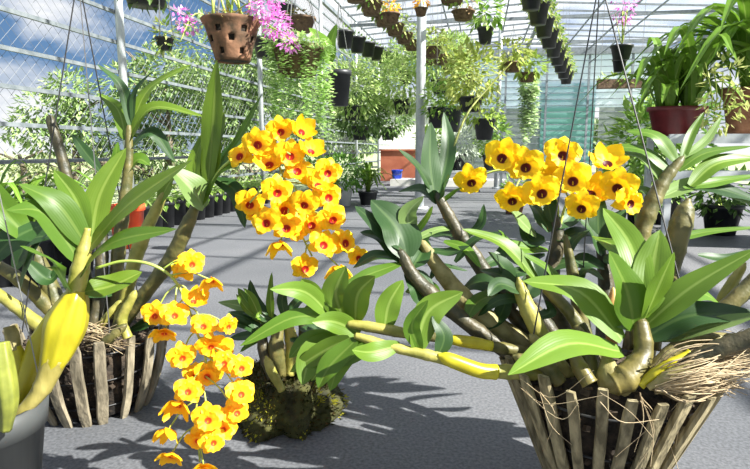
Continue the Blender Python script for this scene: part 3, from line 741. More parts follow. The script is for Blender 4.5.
# ================================================================ SLATTED BASKETS
def slat_basket(root, c, rt, rb, h, n, w, th, m, curve=0, overshoot=.0):
    c = Vector(c); bk = MB()
    for zz in (.18, .5, .82):                                            # wire hoops that tie the slats
        r = rb + (rt - rb) * zz - th; pts = [c + Vector((r * math.cos(a), r * math.sin(a), h * zz)) for a in [2 * math.pi * k / 32 for k in range(33)]]
        tube(bk, pts, [.0018], n=64, seg=5, closed=False)
    for k in range(4):                                                   # base slats
        box(bk, c + Vector((0, (k - 1.5) * rb * .45, .006)), (rb * 1.8 * (1 - .25 * abs(k - 1.5)), rb * .3, .008))
    o = bk.build('slat_basket', M['dwire'], root, origin=c)
    for k in range(n):
        a = 2 * math.pi * (k + .5) / n + random.uniform(-.03, .03); R = Vector((math.cos(a), math.sin(a), 0)); T = Vector((-math.sin(a), math.cos(a), 0))
        hh = h * random.uniform(.96, 1.05); ww = w * random.uniform(.85, 1.15); mb = MB(); vs = []; fs = []; K = 10
        for i in range(K + 1):
            t = i / K; r = rb + (rt - rb) * (t + curve * math.sin(math.pi * t)); 
            if curve and t > .85: r += (t - .85) * .06
            q = c + R * r + Vector((0, 0, hh * t)) + T * (.0006 * math.sin(i * 1.2 + k))
            e = .82 if i in (0, K) else 1
            for (u, v) in ((-1, 0), (-.8, 1), (.8, 1), (1, 0), (.8, -1), (-.8, -1)):
                vs.append(q + T * (u * ww / 2 * e) + R * (v * th / 2 * e))
        for i in range(K):
            for j in range(6): fs.append((i * 6 + j, i * 6 + (j + 1) % 6, (i + 1) * 6 + (j + 1) % 6, (i + 1) * 6 + j))
        fs += [tuple(range(5, -1, -1)), tuple(range(K * 6, K * 6 + 6))]
        mb.add(vs, fs); mb.build('slat', M[m], o, False, origin=c + R * rb)
    # growing medium
    mb = MB(); lathe(mb, c, [(0, .012), (rb * .93, .012), (rb + (rt - rb) * .8 - th * 2.2, h * .8), (rt * .6, h * .93), (0, h * .97)], 30)
    v2 = []
    for v in mb.v: v2.append((v[0] + random.uniform(-.004, .004), v[1] + random.uniform(-.004, .004), v[2] + random.uniform(-.004, .004)))
    mb.v = v2; mb.build('potting_bark', M['bark'], root, origin=c)
    mb = MB()
    for k in range(260):
        a = random.uniform(0, 6.28)
        if k < 140: q = math.sqrt(random.random()) * rt * .86; p = c + Vector((q * math.cos(a), q * math.sin(a), h * (.97 - .17 * (q / rt) ** 2)))
        else:
            t = random.uniform(.1, .85); r = rb + (rt - rb) * t - th * 1.7; p = c + Vector((r * math.cos(a), r * math.sin(a), h * t))
        R = Matrix.Rotation(random.uniform(0, 3), 3, random.choice('XYZ')) @ Matrix.Rotation(random.uniform(0, 3), 3, random.choice('XYZ'))
        box(mb, p, (random.uniform(.006, .02), random.uniform(.005, .012), random.uniform(.003, .008)), R)
    tag(mb.build('bark_chips', M['chip'], root, False, origin=c), kind='stuff')
    return o
def roots(root, paths, n, jit, r, name='roots', m='root'):
    mb = MB()
    for k in range(n):
        p = random.choice(paths); pp = [P(x + random.gauss(0, jit) * (i > 0), y + random.gauss(0, jit) * (.35 if i == 0 else 1.2), d + random.uniform(-.02, .02)) for i, (x, y, d) in enumerate(p)]
        tube(mb, pp, [r * random.uniform(.6, 1.3), r * .5], n=9, seg=4, closed=False)
    return tag(mb.build(name, M[m], root), kind='stuff')

# ================================================================ RIGHT ORCHID
RC = P(604, 375, .87); RC.z = 0
R0 = thing('basket_orchid', RC, 'large orchid in a slatted basket, right foreground, with dark-eyed yellow flowers held upright', 'orchid')
RH = .235
slat_basket(R0, RC, .158, .064, RH, 26, .0175, .010, 'wood')
# hanger
mb = MB(); ap = P(600, -22, .87)
for k in range(3):
    a = [math.radians(212), math.radians(322), math.radians(95)][k]
    bar(mb, RC + Vector((.148 * math.cos(a), .148 * math.sin(a), RH * .93)), ap, .0017)
tube(mb, [ap, ap + Vector((0, 0, .03)), ap + Vector((.012, 0, .045)), ap + Vector((.022, 0, .03)), ap + Vector((.016, 0, .018))], [.0016], n=16, seg=6)
mb.build('wire_hanger', M['dwire'], R0, False)
# canes and their leaves
c = cane(R0, [(552, 362, .86), (520, 352, .86), (485, 345, .85), (440, 338, .84), (395, 332, .84), (345, 323, .84)], [8, 7, 5.5, 5, 5, 4], 'caneg', 12)
cane(R0, [(492, 346, .845), (475, 343, .842), (455, 340, .835)], [5, 6.5, 5.6], 'caney', 1, 'cane')
cane(R0, [(420, 336, .832), (385, 329, .832), (352, 324, .832)], [5.2, 5.3, 4.6], 'caneyg', 4, 'cane')
for a in (([(331, 316), (305, 292), (270, 289)], 16, 'leafb'), ([(330, 314), (312, 290), (301, 279)], 13, 'leafb'), ([(342, 316), (336, 292), (346, 266)], 24, 'leafb'),
          ([(330, 318), (292, 318), (240, 346)], 14, 'leaf'), ([(360, 333), (335, 322), (312, 322)], 18, 'leafb'), ([(338, 336), (308, 341), (289, 358)], 15, 'leaf'),
          ([(336, 338), (312, 356), (302, 385)], 24, 'leafb'), ([(350, 336), (332, 356), (311, 381)], 15, 'leafb'),
          ([(384, 331), (389, 304), (403, 280)], 20, 'leafb'), ([(355, 322), (358, 294), (375, 276)], 22, 'leafb')):
    leaf(c, a[0], a[1] * 1.15, .84, a[2], up=.1)
c = cane(R0, [(556, 372, .83), (520, 372, .82), (480, 370, .81), (440, 358, .80), (400, 349, .80), (360, 337, .80)], [8, 8, 6.5, 6, 5, 4], 'caneyg', 9)
cane(R0, [(496, 372, .806), (478, 370, .80), (448, 359, .795)], [7.5, 8, 7], 'caney', 1, 'cane')
for a in (([(366, 340), (342, 358), (330, 391)], 20, 'leaf'), ([(372, 343), (356, 354), (343, 366)], 12, 'leaf'), ([(400, 345), (372, 352), (352, 350)], 16, 'leafb'),
          ([(416, 352), (428, 312), (463, 292)], 24, 'leafb'), ([(438, 356), (444, 336), (432, 316)], 15, 'leafd'), ([(420, 350), (412, 325), (428, 300)], 14, 'leaf'),
          ([(350, 338), (322, 352), (290, 372)], 17, 'leafb'), ([(356, 340), (330, 366), (318, 388)], 18, 'leaf')):
    leaf(c, a[0], a[1] * 1.15, .80, a[2], up=.1)
# sheathed cane reaching up-left
c = cane(R0, [(548, 368, .90), (505, 335, .90), (465, 300, .90), (440, 270, .90), (424, 246, .90)], [10, 11, 10, 8, 5], 'sheath', 7)
for a in (([(413, 238), (408, 214), (424, 196)], 18, 'leafp'), ([(412, 238), (427, 218), (433, 206)], 9, 'leaf'), ([(414, 240), (436, 230), (456, 228)], 9, 'leafp'),
          ([(430, 279), (441, 266), (468, 271)], 7, 'leafd'), ([(444, 241), (466, 249), (481, 268)], 10, 'leaf'), ([(425, 262), (418, 245), (432, 232)], 16, 'leafd'),
          ([(455, 262), (475, 240), (502, 232)], 9, 'leafd'), ([(430, 250), (450, 252), (470, 246)], 12, 'leafd')):
    leaf(c, a[0], a[1], .90, a[2])
c = cane(R0, [(540, 372, .88), (490, 340, .87), (445, 305, .87), (415, 278, .87), (402, 255, .87)], [9, 8, 8, 7, 5], 'caned', 8)
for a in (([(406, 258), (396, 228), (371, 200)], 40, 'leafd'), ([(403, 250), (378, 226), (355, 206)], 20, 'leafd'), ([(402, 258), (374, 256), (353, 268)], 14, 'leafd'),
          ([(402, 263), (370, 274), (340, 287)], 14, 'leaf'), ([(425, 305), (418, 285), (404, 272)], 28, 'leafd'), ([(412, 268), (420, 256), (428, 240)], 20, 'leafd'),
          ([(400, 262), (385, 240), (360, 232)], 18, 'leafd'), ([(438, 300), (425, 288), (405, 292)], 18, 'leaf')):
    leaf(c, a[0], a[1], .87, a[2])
# tall dark cane
c = cane(R0, [(566, 370, .92), (528, 330, .93), (490, 280, .94), (460, 235, .94), (440, 200, .94)], [10, 9.5, 9, 7, 5], 'caned', 10)
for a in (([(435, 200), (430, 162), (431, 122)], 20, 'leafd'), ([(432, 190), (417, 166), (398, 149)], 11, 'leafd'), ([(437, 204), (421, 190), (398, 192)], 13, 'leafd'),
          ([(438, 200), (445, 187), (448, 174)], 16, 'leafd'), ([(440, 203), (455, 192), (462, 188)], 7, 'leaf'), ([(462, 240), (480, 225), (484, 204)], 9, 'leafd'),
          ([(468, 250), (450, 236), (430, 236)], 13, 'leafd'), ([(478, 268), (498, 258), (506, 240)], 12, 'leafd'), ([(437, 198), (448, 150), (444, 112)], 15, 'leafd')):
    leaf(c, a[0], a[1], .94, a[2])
cane(R0, [(441, 200, .95), (450, 160, .96), (466, 116, .98), (490, 86, 1.0), (512, 62, 1.0)], [1.5, 1.3, 1.1, .9, .7], 'caneog', 0, 'flower_stem')
# back canes behind the flowers
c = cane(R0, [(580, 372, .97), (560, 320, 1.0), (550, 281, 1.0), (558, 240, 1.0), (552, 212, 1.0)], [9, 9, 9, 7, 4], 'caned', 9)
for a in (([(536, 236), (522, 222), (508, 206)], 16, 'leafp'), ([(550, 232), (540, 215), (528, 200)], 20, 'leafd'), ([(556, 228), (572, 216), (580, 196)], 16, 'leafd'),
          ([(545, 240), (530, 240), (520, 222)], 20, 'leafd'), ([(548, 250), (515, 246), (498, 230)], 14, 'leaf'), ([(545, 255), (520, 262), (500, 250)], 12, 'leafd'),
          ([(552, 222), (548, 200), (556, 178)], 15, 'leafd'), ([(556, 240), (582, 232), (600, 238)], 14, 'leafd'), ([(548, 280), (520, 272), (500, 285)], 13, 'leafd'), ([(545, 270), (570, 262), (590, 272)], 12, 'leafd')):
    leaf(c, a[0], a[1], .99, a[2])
c = cane(R0, [(588, 372, .93), (582, 320, .95), (575, 285, .95), (566, 240, .95)], [8, 8, 7, 3], 'caneg', 6)
for a in (([(575, 282), (588, 270), (604, 280)], 10, 'leafd'), ([(566, 258), (575, 240), (590, 230)], 8, 'leafd')): leaf(c, a[0], a[1], .95, a[2])
c = cane(R0, [(560, 370, .86), (538, 330, .85), (524, 300, .85), (520, 285, .85)], [9, 9, 8, 5], 'caneyg', 5)
for a in (([(530, 300), (500, 300), (478, 316)], 12, 'leafd'), ([(522, 292), (500, 284), (488, 296)], 16, 'leafd'), ([(536, 318), (550, 312), (545, 300)], 12, 'leafd'), ([(520, 288), (500, 275), (480, 270)], 15, 'leafd')):
    leaf(c, a[0], a[1], .85, a[2])
c = cane(R0, [(575, 375, .88), (556, 340, .89), (535, 312, .9), (515, 296, .9), (500, 290, .9)], [8, 8, 8, 6, 4], 'caned', 7)
for a in (([(505, 292), (480, 282), (462, 290)], 20, 'leafd'), ([(512, 295), (505, 270), (488, 252)], 20, 'leafd'), ([(520, 300), (535, 280), (530, 256)], 22, 'leafd'), ([(502, 292), (478, 302), (466, 320)], 18, 'leaf'), ([(508, 296), (500, 316), (486, 330)], 15, 'leafd')):
    leaf(c, a[0], a[1], .9, a[2])
c = cane(R0, [(600, 375, .96), (604, 330, 1.0), (606, 285, 1.02), (600, 245, 1.02)], [8, 8, 8, 4], 'caned', 7)
for a in (([(602, 255), (590, 230), (575, 215)], 20, 'leafd'), ([(602, 250), (612, 225), (626, 210)], 18, 'leafd'), ([(604, 268), (585, 262), (568, 268)], 18, 'leafd'), ([(603, 260), (620, 262), (634, 275)], 18, 'leafd'), ([(600, 246), (598, 220), (602, 196)], 18, 'leafd')):
    leaf(c, a[0], a[1], 1.0, a[2])
for pts in ([(575, 380, .84), (555, 362, .82), (535, 340, .82)], [(560, 382, .80), (545, 365, .80), (520, 358, .80)], [(596, 382, .8), (588, 350, .82), (578, 330, .84)], [(565, 378, .9), (535, 350, .9), (500, 322, .92)]):
    cane(R0, pts, [7, 8, 5], random.choice(['caneg', 'caned', 'sheath']), 4, 'cane')
# front crown with the big bright leaves
c = cane(R0, [(612, 384, .75), (628, 376, .75), (643, 354, .76), (641, 326, .77)], [12, 14, 10, 8], 'canebr', 5)
for a in (([(634, 328), (627, 291), (609, 251)], 34, 'leaf', .74), ([(645, 318), (659, 285), (674, 252)], 28, 'leafb', .72), ([(645, 312), (652, 270), (660, 230)], 34, 'leafb', .80),
          ([(646, 300), (630, 245), (603, 208)], 28, 'leafb', .84), ([(640, 290), (618, 250), (592, 236)], 22, 'leafb', .86), ([(644, 327), (690, 288), (758, 248)], 26, 'leafb', .74),
          ([(644, 338), (690, 316), (762, 316)], 32, 'leafd', .74), ([(660, 340), (705, 328), (760, 314)], 18, 'leafp', .72), ([(672, 305), (702, 294), (724, 308)], 16, 'leaf', .82),
          ([(622, 340), (580, 292), (523, 281)], 32, 'leafb', .78), ([(622, 352), (568, 344), (508, 375)], 32, 'leafb', .68), ([(640, 300), (665, 290), (700, 300)], 16, 'leafd', .82),
          ([(632, 330), (610, 318), (596, 300)], 16, 'leaf', .8)):
    leaf(c, a[0], a[1], .77, a[2], a[3])
c = cane(R0, [(600, 372, .84), (575, 320, .85), (545, 288, .86), (530, 278, .86)], [8, 7, 5, 3], 'caneg', 5)
leaf(c, [(540, 284), (505, 246), (462, 229)], 18, .86, 'leafb', .84)
leaf(c, [(560, 300), (552, 272), (520, 252)], 13, .86, 'leaf', .86)
cane(R0, [(628, 388, .76), (612, 378, .76), (607, 362, .77)], [9, 15, 7], 'sheath', 3, 'bulb')
cane(R0, [(590, 384, .75), (580, 368, .76), (572, 350, .78)], [8, 8, 5], 'canebr', 3, 'bulb')
cane(R0, [(612, 345, .86), (612, 318, .86), (613, 292, .86)], [5, 9, 3], 'caneor', 2, 'bulb')
cane(R0, [(655, 388, .75), (668, 386, .75), (672, 376, .76)], [6, 8, 5], 'canebr', 2, 'bulb')
# back-right cane with arching leaves
c = cane(R0, [(640, 350, .92), (637, 290, .95), (640, 240, .97), (650, 208, .97), (664, 181, .97), (680, 161, .97)], [9, 9, 9, 9, 7, 4], 'caneg', 11)
for a in (([(678, 163), (656, 136), (626, 131)], 15, 'leaf'), ([(671, 172), (642, 150), (598, 147)], 14, 'leaf'), ([(662, 184), (647, 162), (622, 152)], 17, 'leafp'),
          ([(681, 163), (690, 137), (704, 112)], 9, 'leaf'), ([(683, 158), (706, 140), (722, 116)], 8, 'leafp'), ([(678, 171), (706, 153), (752, 146)], 12, 'leaf'),
          ([(690, 186), (717, 164), (760, 158)], 18, 'leafb'), ([(684, 188), (717, 182), (760, 175)], 12, 'leaf'), ([(661, 197), (700, 186), (760, 208)], 20, 'leafp'),
          ([(692, 188), (722, 190), (764, 204)], 26, 'leafd'), ([(672, 241), (706, 232), (760, 227)], 9, 'leaf'), ([(655, 198), (640, 190), (622, 200)], 14, 'leaf')):
    leaf(c, a[0], a[1], .97, a[2], 1.0)
cane(R0, [(655, 350, .88), (664, 295, .9), (674, 250, .9), (684, 214, .9)], [5, 8, 11, 10], 'caneg', 6)
cane(R0, [(720, 312, .9), (724, 297, .9), (734, 280, .9), (742, 268, .9)], [6, 6, 5, 4], 'caneyg', 2, 'bulb')
leaf(R0, [(722, 302), (742, 293), (765, 296)], 20, .9, 'leafp', .88)
leaf(R0, [(698, 255), (728, 258), (764, 248)], 10, .95, 'leafd', .95)
# right-hand canes and leaves added mostly out of frame to shade the floor
c = cane(R0, [(650, 372, .84), (700, 330, .84), (745, 290, .84), (780, 250, .84), (800, 215, .84)], [8, 9, 8, 7, 4], 'caneg', 8)
for a in (([(790, 225), (775, 190), (768, 150)], 26, 'leafd'), ([(795, 222), (815, 190), (850, 170)], 30, 'leaf'), ([(798, 218), (800, 180), (812, 130)], 28, 'leafd'), ([(785, 240), (820, 235), (860, 250)], 30, 'leaf'),
          ([(770, 262), (800, 275), (840, 300)], 30, 'leafd'), ([(765, 268), (790, 290), (800, 330)], 26, 'leafd'), ([(775, 255), (768, 225), (772, 200)], 20, 'leafd')):
    leaf(c, a[0], a[1], .84, a[2])
c = cane(R0, [(655, 380, .74), (710, 352, .72), (770, 330, .70), (820, 300, .70)], [8, 9, 8, 5], 'caned', 7)
for a in (([(800, 312), (820, 270), (850, 240)], 34, 'leaf'), ([(815, 302), (850, 300), (890, 320)], 32, 'leafd'), ([(810, 308), (800, 270), (790, 250)], 28, 'leaf'), ([(790, 322), (820, 340), (850, 370)], 30, 'leafd')):
    leaf(c, a[0], a[1], .70, a[2])
# pale dry cane and root mat on the right
cane(R0, [(650, 372, .76), (680, 345, .76), (716, 338, .77), (760, 342, .78)], [6, 7, 6, 5], 'sheath', 5, 'dry_cane')
cane(R0, [(640, 385, .74), (662, 368, .73), (690, 352, .73)], [5, 5, 3], 'caney', 3, 'dry_cane')
cane(R0, [(648, 388, .73), (675, 372, .72), (706, 360, .72)], [3, 6, 3], 'sheath', 3, 'dry_cane')
roots(R0, [[(645, 380, .76), (690, 368, .72), (762, 345, .74)], [(650, 385, .75), (700, 376, .72), (762, 366, .72)], [(655, 388, .74), (700, 386, .72), (735, 385, .75)], [(660, 380, .78), (712, 356, .76), (764, 352, .78)]], 240, 7, .0010)
roots(R0, [[(520, 385, .76), (560, 400, .72), (600, 395, .70)], [(600, 398, .70), (630, 410, .69), (660, 430, .71)], [(540, 390, .74), (545, 420, .75), (560, 450, .77)], [(640, 395, .70), (650, 430, .72), (640, 460, .74)],
          [(690, 385, .76), (675, 420, .76), (665, 455, .77)]], 15, 9, .0007)
# flowers
o_, s_ = (430, 120), 230 / 750
E = [(238, 125, -.01, -8, -5), (310, 155, -.02, 5, -10), (433, 118, .0, 10, 8), (133, 205, 0, 5, -30), (465, 200, -.03, 0, -5), (362, 240, -.04, 5, -12), (267, 265, -.02, -5, -30),
     (613, 223, -.02, -12, -5), (495, 290, -.04, -10, -15), (652, 275, -.03, 35, -5), (572, 150, .03, 20, 40), (405, 195, .04, -20, 30), (525, 248, .03, 10, 30)]
fl = [(o_[0] + a * s_, o_[1] + (b_ - 8) * s_, e, f, g_, (.95 if i in (3, 6, 8, 9) else 1.08)) for i, (a, b_, e, f, g_) in enumerate(E)]
spray(R0, [(556, 232, 1.0), (556, 200, 1.0), (530, 178, .98), (500, 170, .98), (472, 180, .98)], [f for f in fl if f[0] < 552], .94, 'dark', 39)
spray(R0, [(558, 236, 1.0), (566, 205, 1.0), (585, 180, .98), (615, 180, .98), (632, 195, .98)], [f for f in fl if f[0] >= 552], .94, 'dark', 39)

# thin green climbing stem behind (rises from the bench)
# ================================================================ LEFT BASKET ORCHID
LC = P(97, 380, 1.22); LC.z = 0
L0 = thing('basket_orchid', LC, 'orchid in a slatted basket behind the grey pot, left, bearing the upper yellow spray', 'orchid')
slat_basket(L0, LC, .148, .105, .185, 19, .02, .011, 'wood2', curve=.22)
mb = MB(); ap = P(78, -25, 1.22)
for a in (200, 320, 80): bar(mb, LC + Vector((.14 * math.cos(math.radians(a)), .14 * math.sin(math.radians(a)), .17)), ap, .002)
mb.build('wire_hanger', M['dwire'], L0, False)
c = cane(L0, [(105, 345, 1.2), (140, 300, 1.15), (170, 260, 1.12), (186, 228, 1.1), (196, 206, 1.1)], [7, 7, 7.5, 7, 4], 'caneg', 9)
for a in (([(208, 185), (213, 125), (217, 60)], 22, 'leafy'), ([(206, 190), (213, 150), (224, 112)], 30, 'leafy'), ([(214, 172), (240, 135), (262, 94)], 10, 'leaf'),
          ([(204, 208), (192, 190), (168, 166)], 30, 'leafp'), ([(192, 190), (196, 158), (206, 130)], 14, 'leafy'), ([(214, 178), (236, 192), (245, 228)], 16, 'leafd'),
          ([(216, 170), (242, 146), (285, 152)], 15, 'leafd'), ([(200, 205), (208, 180), (232, 160)], 20, 'leafy'), ([(205, 196), (222, 170), (250, 160)], 14, 'leaf')):
    leaf(c, a[0], a[1], 1.1, a[2])
c = cane(L0, [(102, 350, 1.25), (114, 290, 1.25), (122, 220, 1.25), (128, 172, 1.25), (129, 130, 1.25)], [6, 6.5, 6.5, 5, 3], 'caneg', 10)
for a in (([(131, 128), (122, 88), (97, 64)], 10, 'leafd'), ([(132, 122), (135, 92), (154, 70)], 6, 'leafd'), ([(130, 128), (150, 88), (192, 64)], 14, 'leafy'),
          ([(127, 145), (152, 108), (205, 117)], 15, 'leafy'), ([(128, 150), (152, 132), (175, 162)], 14, 'leafd'), ([(126, 140), (118, 110), (98, 93)], 13, 'leafb'),
          ([(124, 150), (112, 165), (96, 180)], 12, 'leafb'), ([(126, 175), (138, 160), (150, 165)], 16, 'leaf')):
    leaf(c, a[0], a[1], 1.25, a[2])
c = cane(L0, [(92, 350, 1.22), (86, 280, 1.24), (76, 215, 1.26), (64, 165, 1.26), (51, 122, 1.26)], [6, 6, 6, 5.5, 4.5], 'caned', 10)
leaf(c, [(60, 130), (57, 120), (58, 114)], 4, 1.26, 'leafd', label='small reddish bud at the cane tip')
c = cane(L0, [(112, 348, 1.2), (126, 295, 1.18), (140, 245, 1.18), (163, 196, 1.18)], [5, 6, 7, 4], 'caneyg', 6)
leaf(c, [(158, 205), (172, 180), (190, 168)], 16, 1.18, 'leafy')
c = cane(L0, [(85, 350, 1.2), (99, 300, 1.22), (102, 240, 1.24), (98, 185, 1.24)], [5, 6, 6, 4], 'caned', 7)
leaf(c, [(101, 172), (85, 152), (72, 134)], 11, 1.24, 'leafd'); leaf(c, [(100, 180), (114, 160), (118, 142)], 9, 1.24, 'leaf')
for pts, rr_, mm in (([(75, 352, 1.2), (45, 330, 1.2), (15, 306, 1.2), (-15, 285, 1.2)], [6, 7, 6, 5], 'caneyg'), ([(70, 348, 1.22), (55, 300, 1.24), (34, 250, 1.25)], [6, 9, 6], 'caneg'),
                     ([(80, 352, 1.2), (55, 315, 1.22), (20, 280, 1.22), (-10, 262, 1.22)], [6, 7, 7, 5], 'caneg'), ([(90, 345, 1.15), (105, 320, 1.12), (118, 304, 1.12)], [4, 4, 3], 'caneyg'),
                     ([(92, 350, 1.12), (108, 340, 1.08), (122, 328, 1.08)], [3, 5, 4], 'caneg'), ([(128, 338, 1.1), (122, 320, 1.1), (133, 296, 1.1)], [5, 5, 4], 'caneyg')):
    cane(L0, pts, rr_, mm, 6)
for a in (([(20, 290), (32, 255), (50, 232)], 16, 'leafd'), ([(15, 268), (30, 240), (60, 236)], 22, 'leafd'), ([(28, 262), (50, 280), (62, 262)], 16, 'leafd'), ([(130, 330), (150, 320), (160, 300)], 12, 'leafd'), ([(60, 300), (90, 290), (112, 296)], 20, 'leafd')):
    leaf(L0, a[0], a[1], 1.18, a[2])
roots(L0, [[(80, 345, 1.15), (95, 335, 1.1), (125, 342, 1.08)], [(60, 345, 1.12), (80, 332, 1.1), (110, 328, 1.1)]], 40, 6, .0013)
o_, s_ = (200, 100), 200 / 469
E = [(188, 70), (135, 100), (95, 130, .02, -30, 20), (211, 127), (300, 168, -.01, 15, -5), (181, 213), (117, 241), (246, 242), (156, 285), (204, 298), (309, 277, 0, 15, -15), (290, 337), (246, 392), (371, 368, .01, 30, 0, .75),
     (330, 395, .01, -10, -50, .9), (235, 74, .02, 30, 30, .9), (258, 120, .02, 25, 40, .9), (187, 335, .02, 0, -60, .85), (338, 332, .02, 40, 10, 1), (165, 150, .02, -10, 30), (275, 200, .03, 20, 30), (130, 265, .03, -20, 10, .8), (230, 165, .02, 0, 20),
     (225, 305, .02, 20, -20), (300, 225, .03, 20, 0), (200, 255, .03, 0, 0), (150, 120, .03, 0, 40, .9), (262, 290, .03, 10, 0)]
fl = [(o_[0] + e[0] * s_, o_[1] + e[1] * s_) + tuple(e[2:]) for e in E]
spray(L0, [(208, 190, 1.1), (222, 168, 1.08), (245, 152, 1.05), (268, 150, 1.04), (285, 180, 1.04), (300, 230, 1.04), (312, 256, 1.03)], fl, 1.0, 'red', 34)
mb = MB()
for (x, y, x2, y2) in ((248, 130, 233, 152), (285, 128, 300, 118)):
    tube(mb, [P(x, y, 1.0), P(x2, y2, 1.0)], [.001], n=3, seg=4)

# ================================================================ FRONT-LEFT GREY POT ORCHID
FC = P(-22, 400, .80); FC.z = 0
F0 = thing('potted_orchid', FC, 'orchid with swollen yellow canes in a grey plastic pot, bottom left corner', 'orchid')
rz = .19
mb = MB(); lathe(mb, FC, [(0, 0), (.060, 0), (.080, rz * .80), (.084, rz * .80), (.088, rz), (.082, rz), (.076, rz * .84), (.074, rz * .82), (0, rz * .84)], 40); mb.build('pot', M['gpot'], F0, origin=FC)
mb = MB()
for k in range(60):
    a = random.uniform(0, 6.28); q = math.sqrt(random.random()) * .074; box(mb, FC + Vector((q * math.cos(a), q * math.sin(a), rz * .86)), (.018, .012, .008), Matrix.Rotation(random.uniform(0, 3), 3, 'X') @ Matrix.Rotation(random.uniform(0, 3), 3, 'Z'))
tag(mb.build('bark_chips', M['chip'], F0, False, origin=FC), kind='stuff')
def ribcane(root, pts, radii, m, name='cane', ribs=7, depth=.075):
    mb = MB(); d = sum(p[2] for p in pts) / len(pts); pp = [P(*p) for p in pts]
    tube(mb, pp, [pxm(r, d) for r in radii], n=40, seg=28, nodes=0)
    ps = spline(pp, 40); 
    for i in range(41):
        for s_ in range(28):
            v = Vector(mb.v[i * 28 + s_]); q = v - ps[i]; mb.v[i * 28 + s_] = tuple(ps[i] + q * (1 + depth * math.sin(ribs * 2 * math.pi * s_ / 28 + i * .02)))
    return mb.build(name, M[m], root, origin=pp[0])
c = ribcane(F0, [(46, 378, .80), (56, 355, .80), (66, 325, .80), (75, 300, .80), (78, 290, .80)], [8, 14, 19, 13, 8], 'caney')
cane(F0, [(5, 430, .79), (24, 410, .79), (42, 388, .795), (55, 358, .80)], [5, 6.5, 9, 12.5], 'sheathy', 3, 'cane_sheath')
cane(F0, [(74, 300, .80), (80, 270, .80), (84, 250, .80), (88, 228, .80)], [9, 9, 7, 3], 'caneyg', 3, 'cane_top')
for a in (([(87, 246), (58, 205), (19, 184)], 26, 'leaf', .76), ([(80, 262), (45, 214), (6, 210)], 26, 'leaf', .74), ([(88, 238), (76, 200), (54, 170)], 22, 'leafb', .84),
          ([(91, 242), (100, 195), (126, 148)], 26, 'leafy', .86), ([(89, 248), (128, 205), (192, 160)], 32, 'leafy', .76), ([(79, 276), (112, 243), (177, 229)], 26, 'leaf', .72),
          ([(72, 296), (52, 262), (20, 246)], 24, 'leaf', .72), ([(84, 292), (112, 286), (142, 272)], 26, 'leafy', .84)):
    leaf(c, a[0], a[1], .80, a[2], a[3])
c = cane(F0, [(12, 420, .84), (28, 380, .85), (42, 345, .86), (52, 316, .86)], [7, 11, 13, 6], 'caney', 2)
leaf(c, [(30, 240), (5, 212), (-18, 170)], 26, .86, 'leaf'); leaf(c, [(42, 225), (12, 240), (-14, 268)], 30, .86, 'leafd')
ribcane(F0, [(6, 430, .74), (8, 400, .73), (4, 365, .73), (2, 342, .73)], [5, 9, 9, 6], 'caneog', ribs=6)
cane(F0, [(16, 410, .84), (20, 370, .85), (14, 345, .85)], [6, 8, 6], 'caney', 2)
cane(F0, [(14, 350, .85), (12, 335, .85), (10, 326, .85)], [7, 7, 6], 'sheath', 1, 'cut_cane')
mb = MB(); bar(mb, FC + Vector((.07, .04, rz)), P(-10, 150, .8), .0012); bar(mb, FC + Vector((-.07, .04, rz)), P(-10, 150, .8), .0012); mb.build('wire_hanger', M['wire'], F0, False)
o_, s_ = (120, 240), 150 / 307
E = [(147, 47, 0, 25, 0), (130, 60, .02, -20, 20), (187, 82, .01, 0, -50, .85), (72, 152, 0, -10, -10), (112, 152, -.01, 5, 10), (172, 175, 0, 0, 20), (222, 175, 0, 35, -20, .8), (90, 188, .01, -10, -50), (127, 238, 0, 10, -20), (185, 215, .01, 10, -35, 1.05),
     (215, 250, 0, -5, 5), (248, 260, -.01, 15, 0), (140, 308, 0, 0, 10, 1.05), (120, 335, .01, -15, -40), (247, 313, -.01, 20, 10, 1.1), (180, 365, -.02, 0, -10, 1.15), (237, 352, 0, 15, 10), (100, 387, 0, -25, -55, .9), (190, 412, -.01, 10, -10), (158, 408, .01, -15, -30, .9),
     (105, 440, 0, -20, -50, .95), (172, 468, 0, 0, -40), (150, 125, .01, 20, 40), (180, 275, .02, 0, -20), (155, 275, .03, 0, 10), (212, 385, .03, 10, 0), (205, 225, .02)]
fl = [(o_[0] + e[0] * s_, o_[1] + e[1] * s_) + tuple(e[2:]) for e in E]
spray(F0, [(96, 268, .80), (125, 261, .80), (155, 266, .80), (178, 285, .815), (196, 330, .82), (206, 365, .82), (196, 410, .82), (200, 462, .82)], fl, .80, 'orange', 31)

# ================================================================ MOSS MOUND ORCHID
g = P(286, 405, 1.17); g.z = 0
Q0 = thing('moss_orchid', g, 'small orchid growing on a dark mossy mound on the floor between the two baskets', 'orchid')
import mathutils.noise as mn
mb = MB(); vs = []; fs = []; nu, nv = 48, 24
for j in range(nv + 1):
    ph = math.pi * .5 * j / nv
    for i in range(nu):
        a = 2 * math.pi * i / nu; r = math.cos(ph) ** .6 if j < nv else 0; p = Vector((r * math.cos(a), r * math.sin(a), math.sin(ph)))
        k = 1 + .3 * mn.noise(p * 2.2) + .10 * mn.noise(p * 9)
        vs.append(g + Vector((p.x * .102 * k, p.y * .10 * k, p.z * .115 * k if j else 0)))
for j in range(nv):
    for i in range(nu): fs.append((j * nu + i, j * nu + (i + 1) % nu, (j + 1) * nu + (i + 1) % nu, (j + 1) * nu + i))
mb.add(vs, fs); mb.build('mound', M['moss'], Q0, origin=g)
mb = MB()
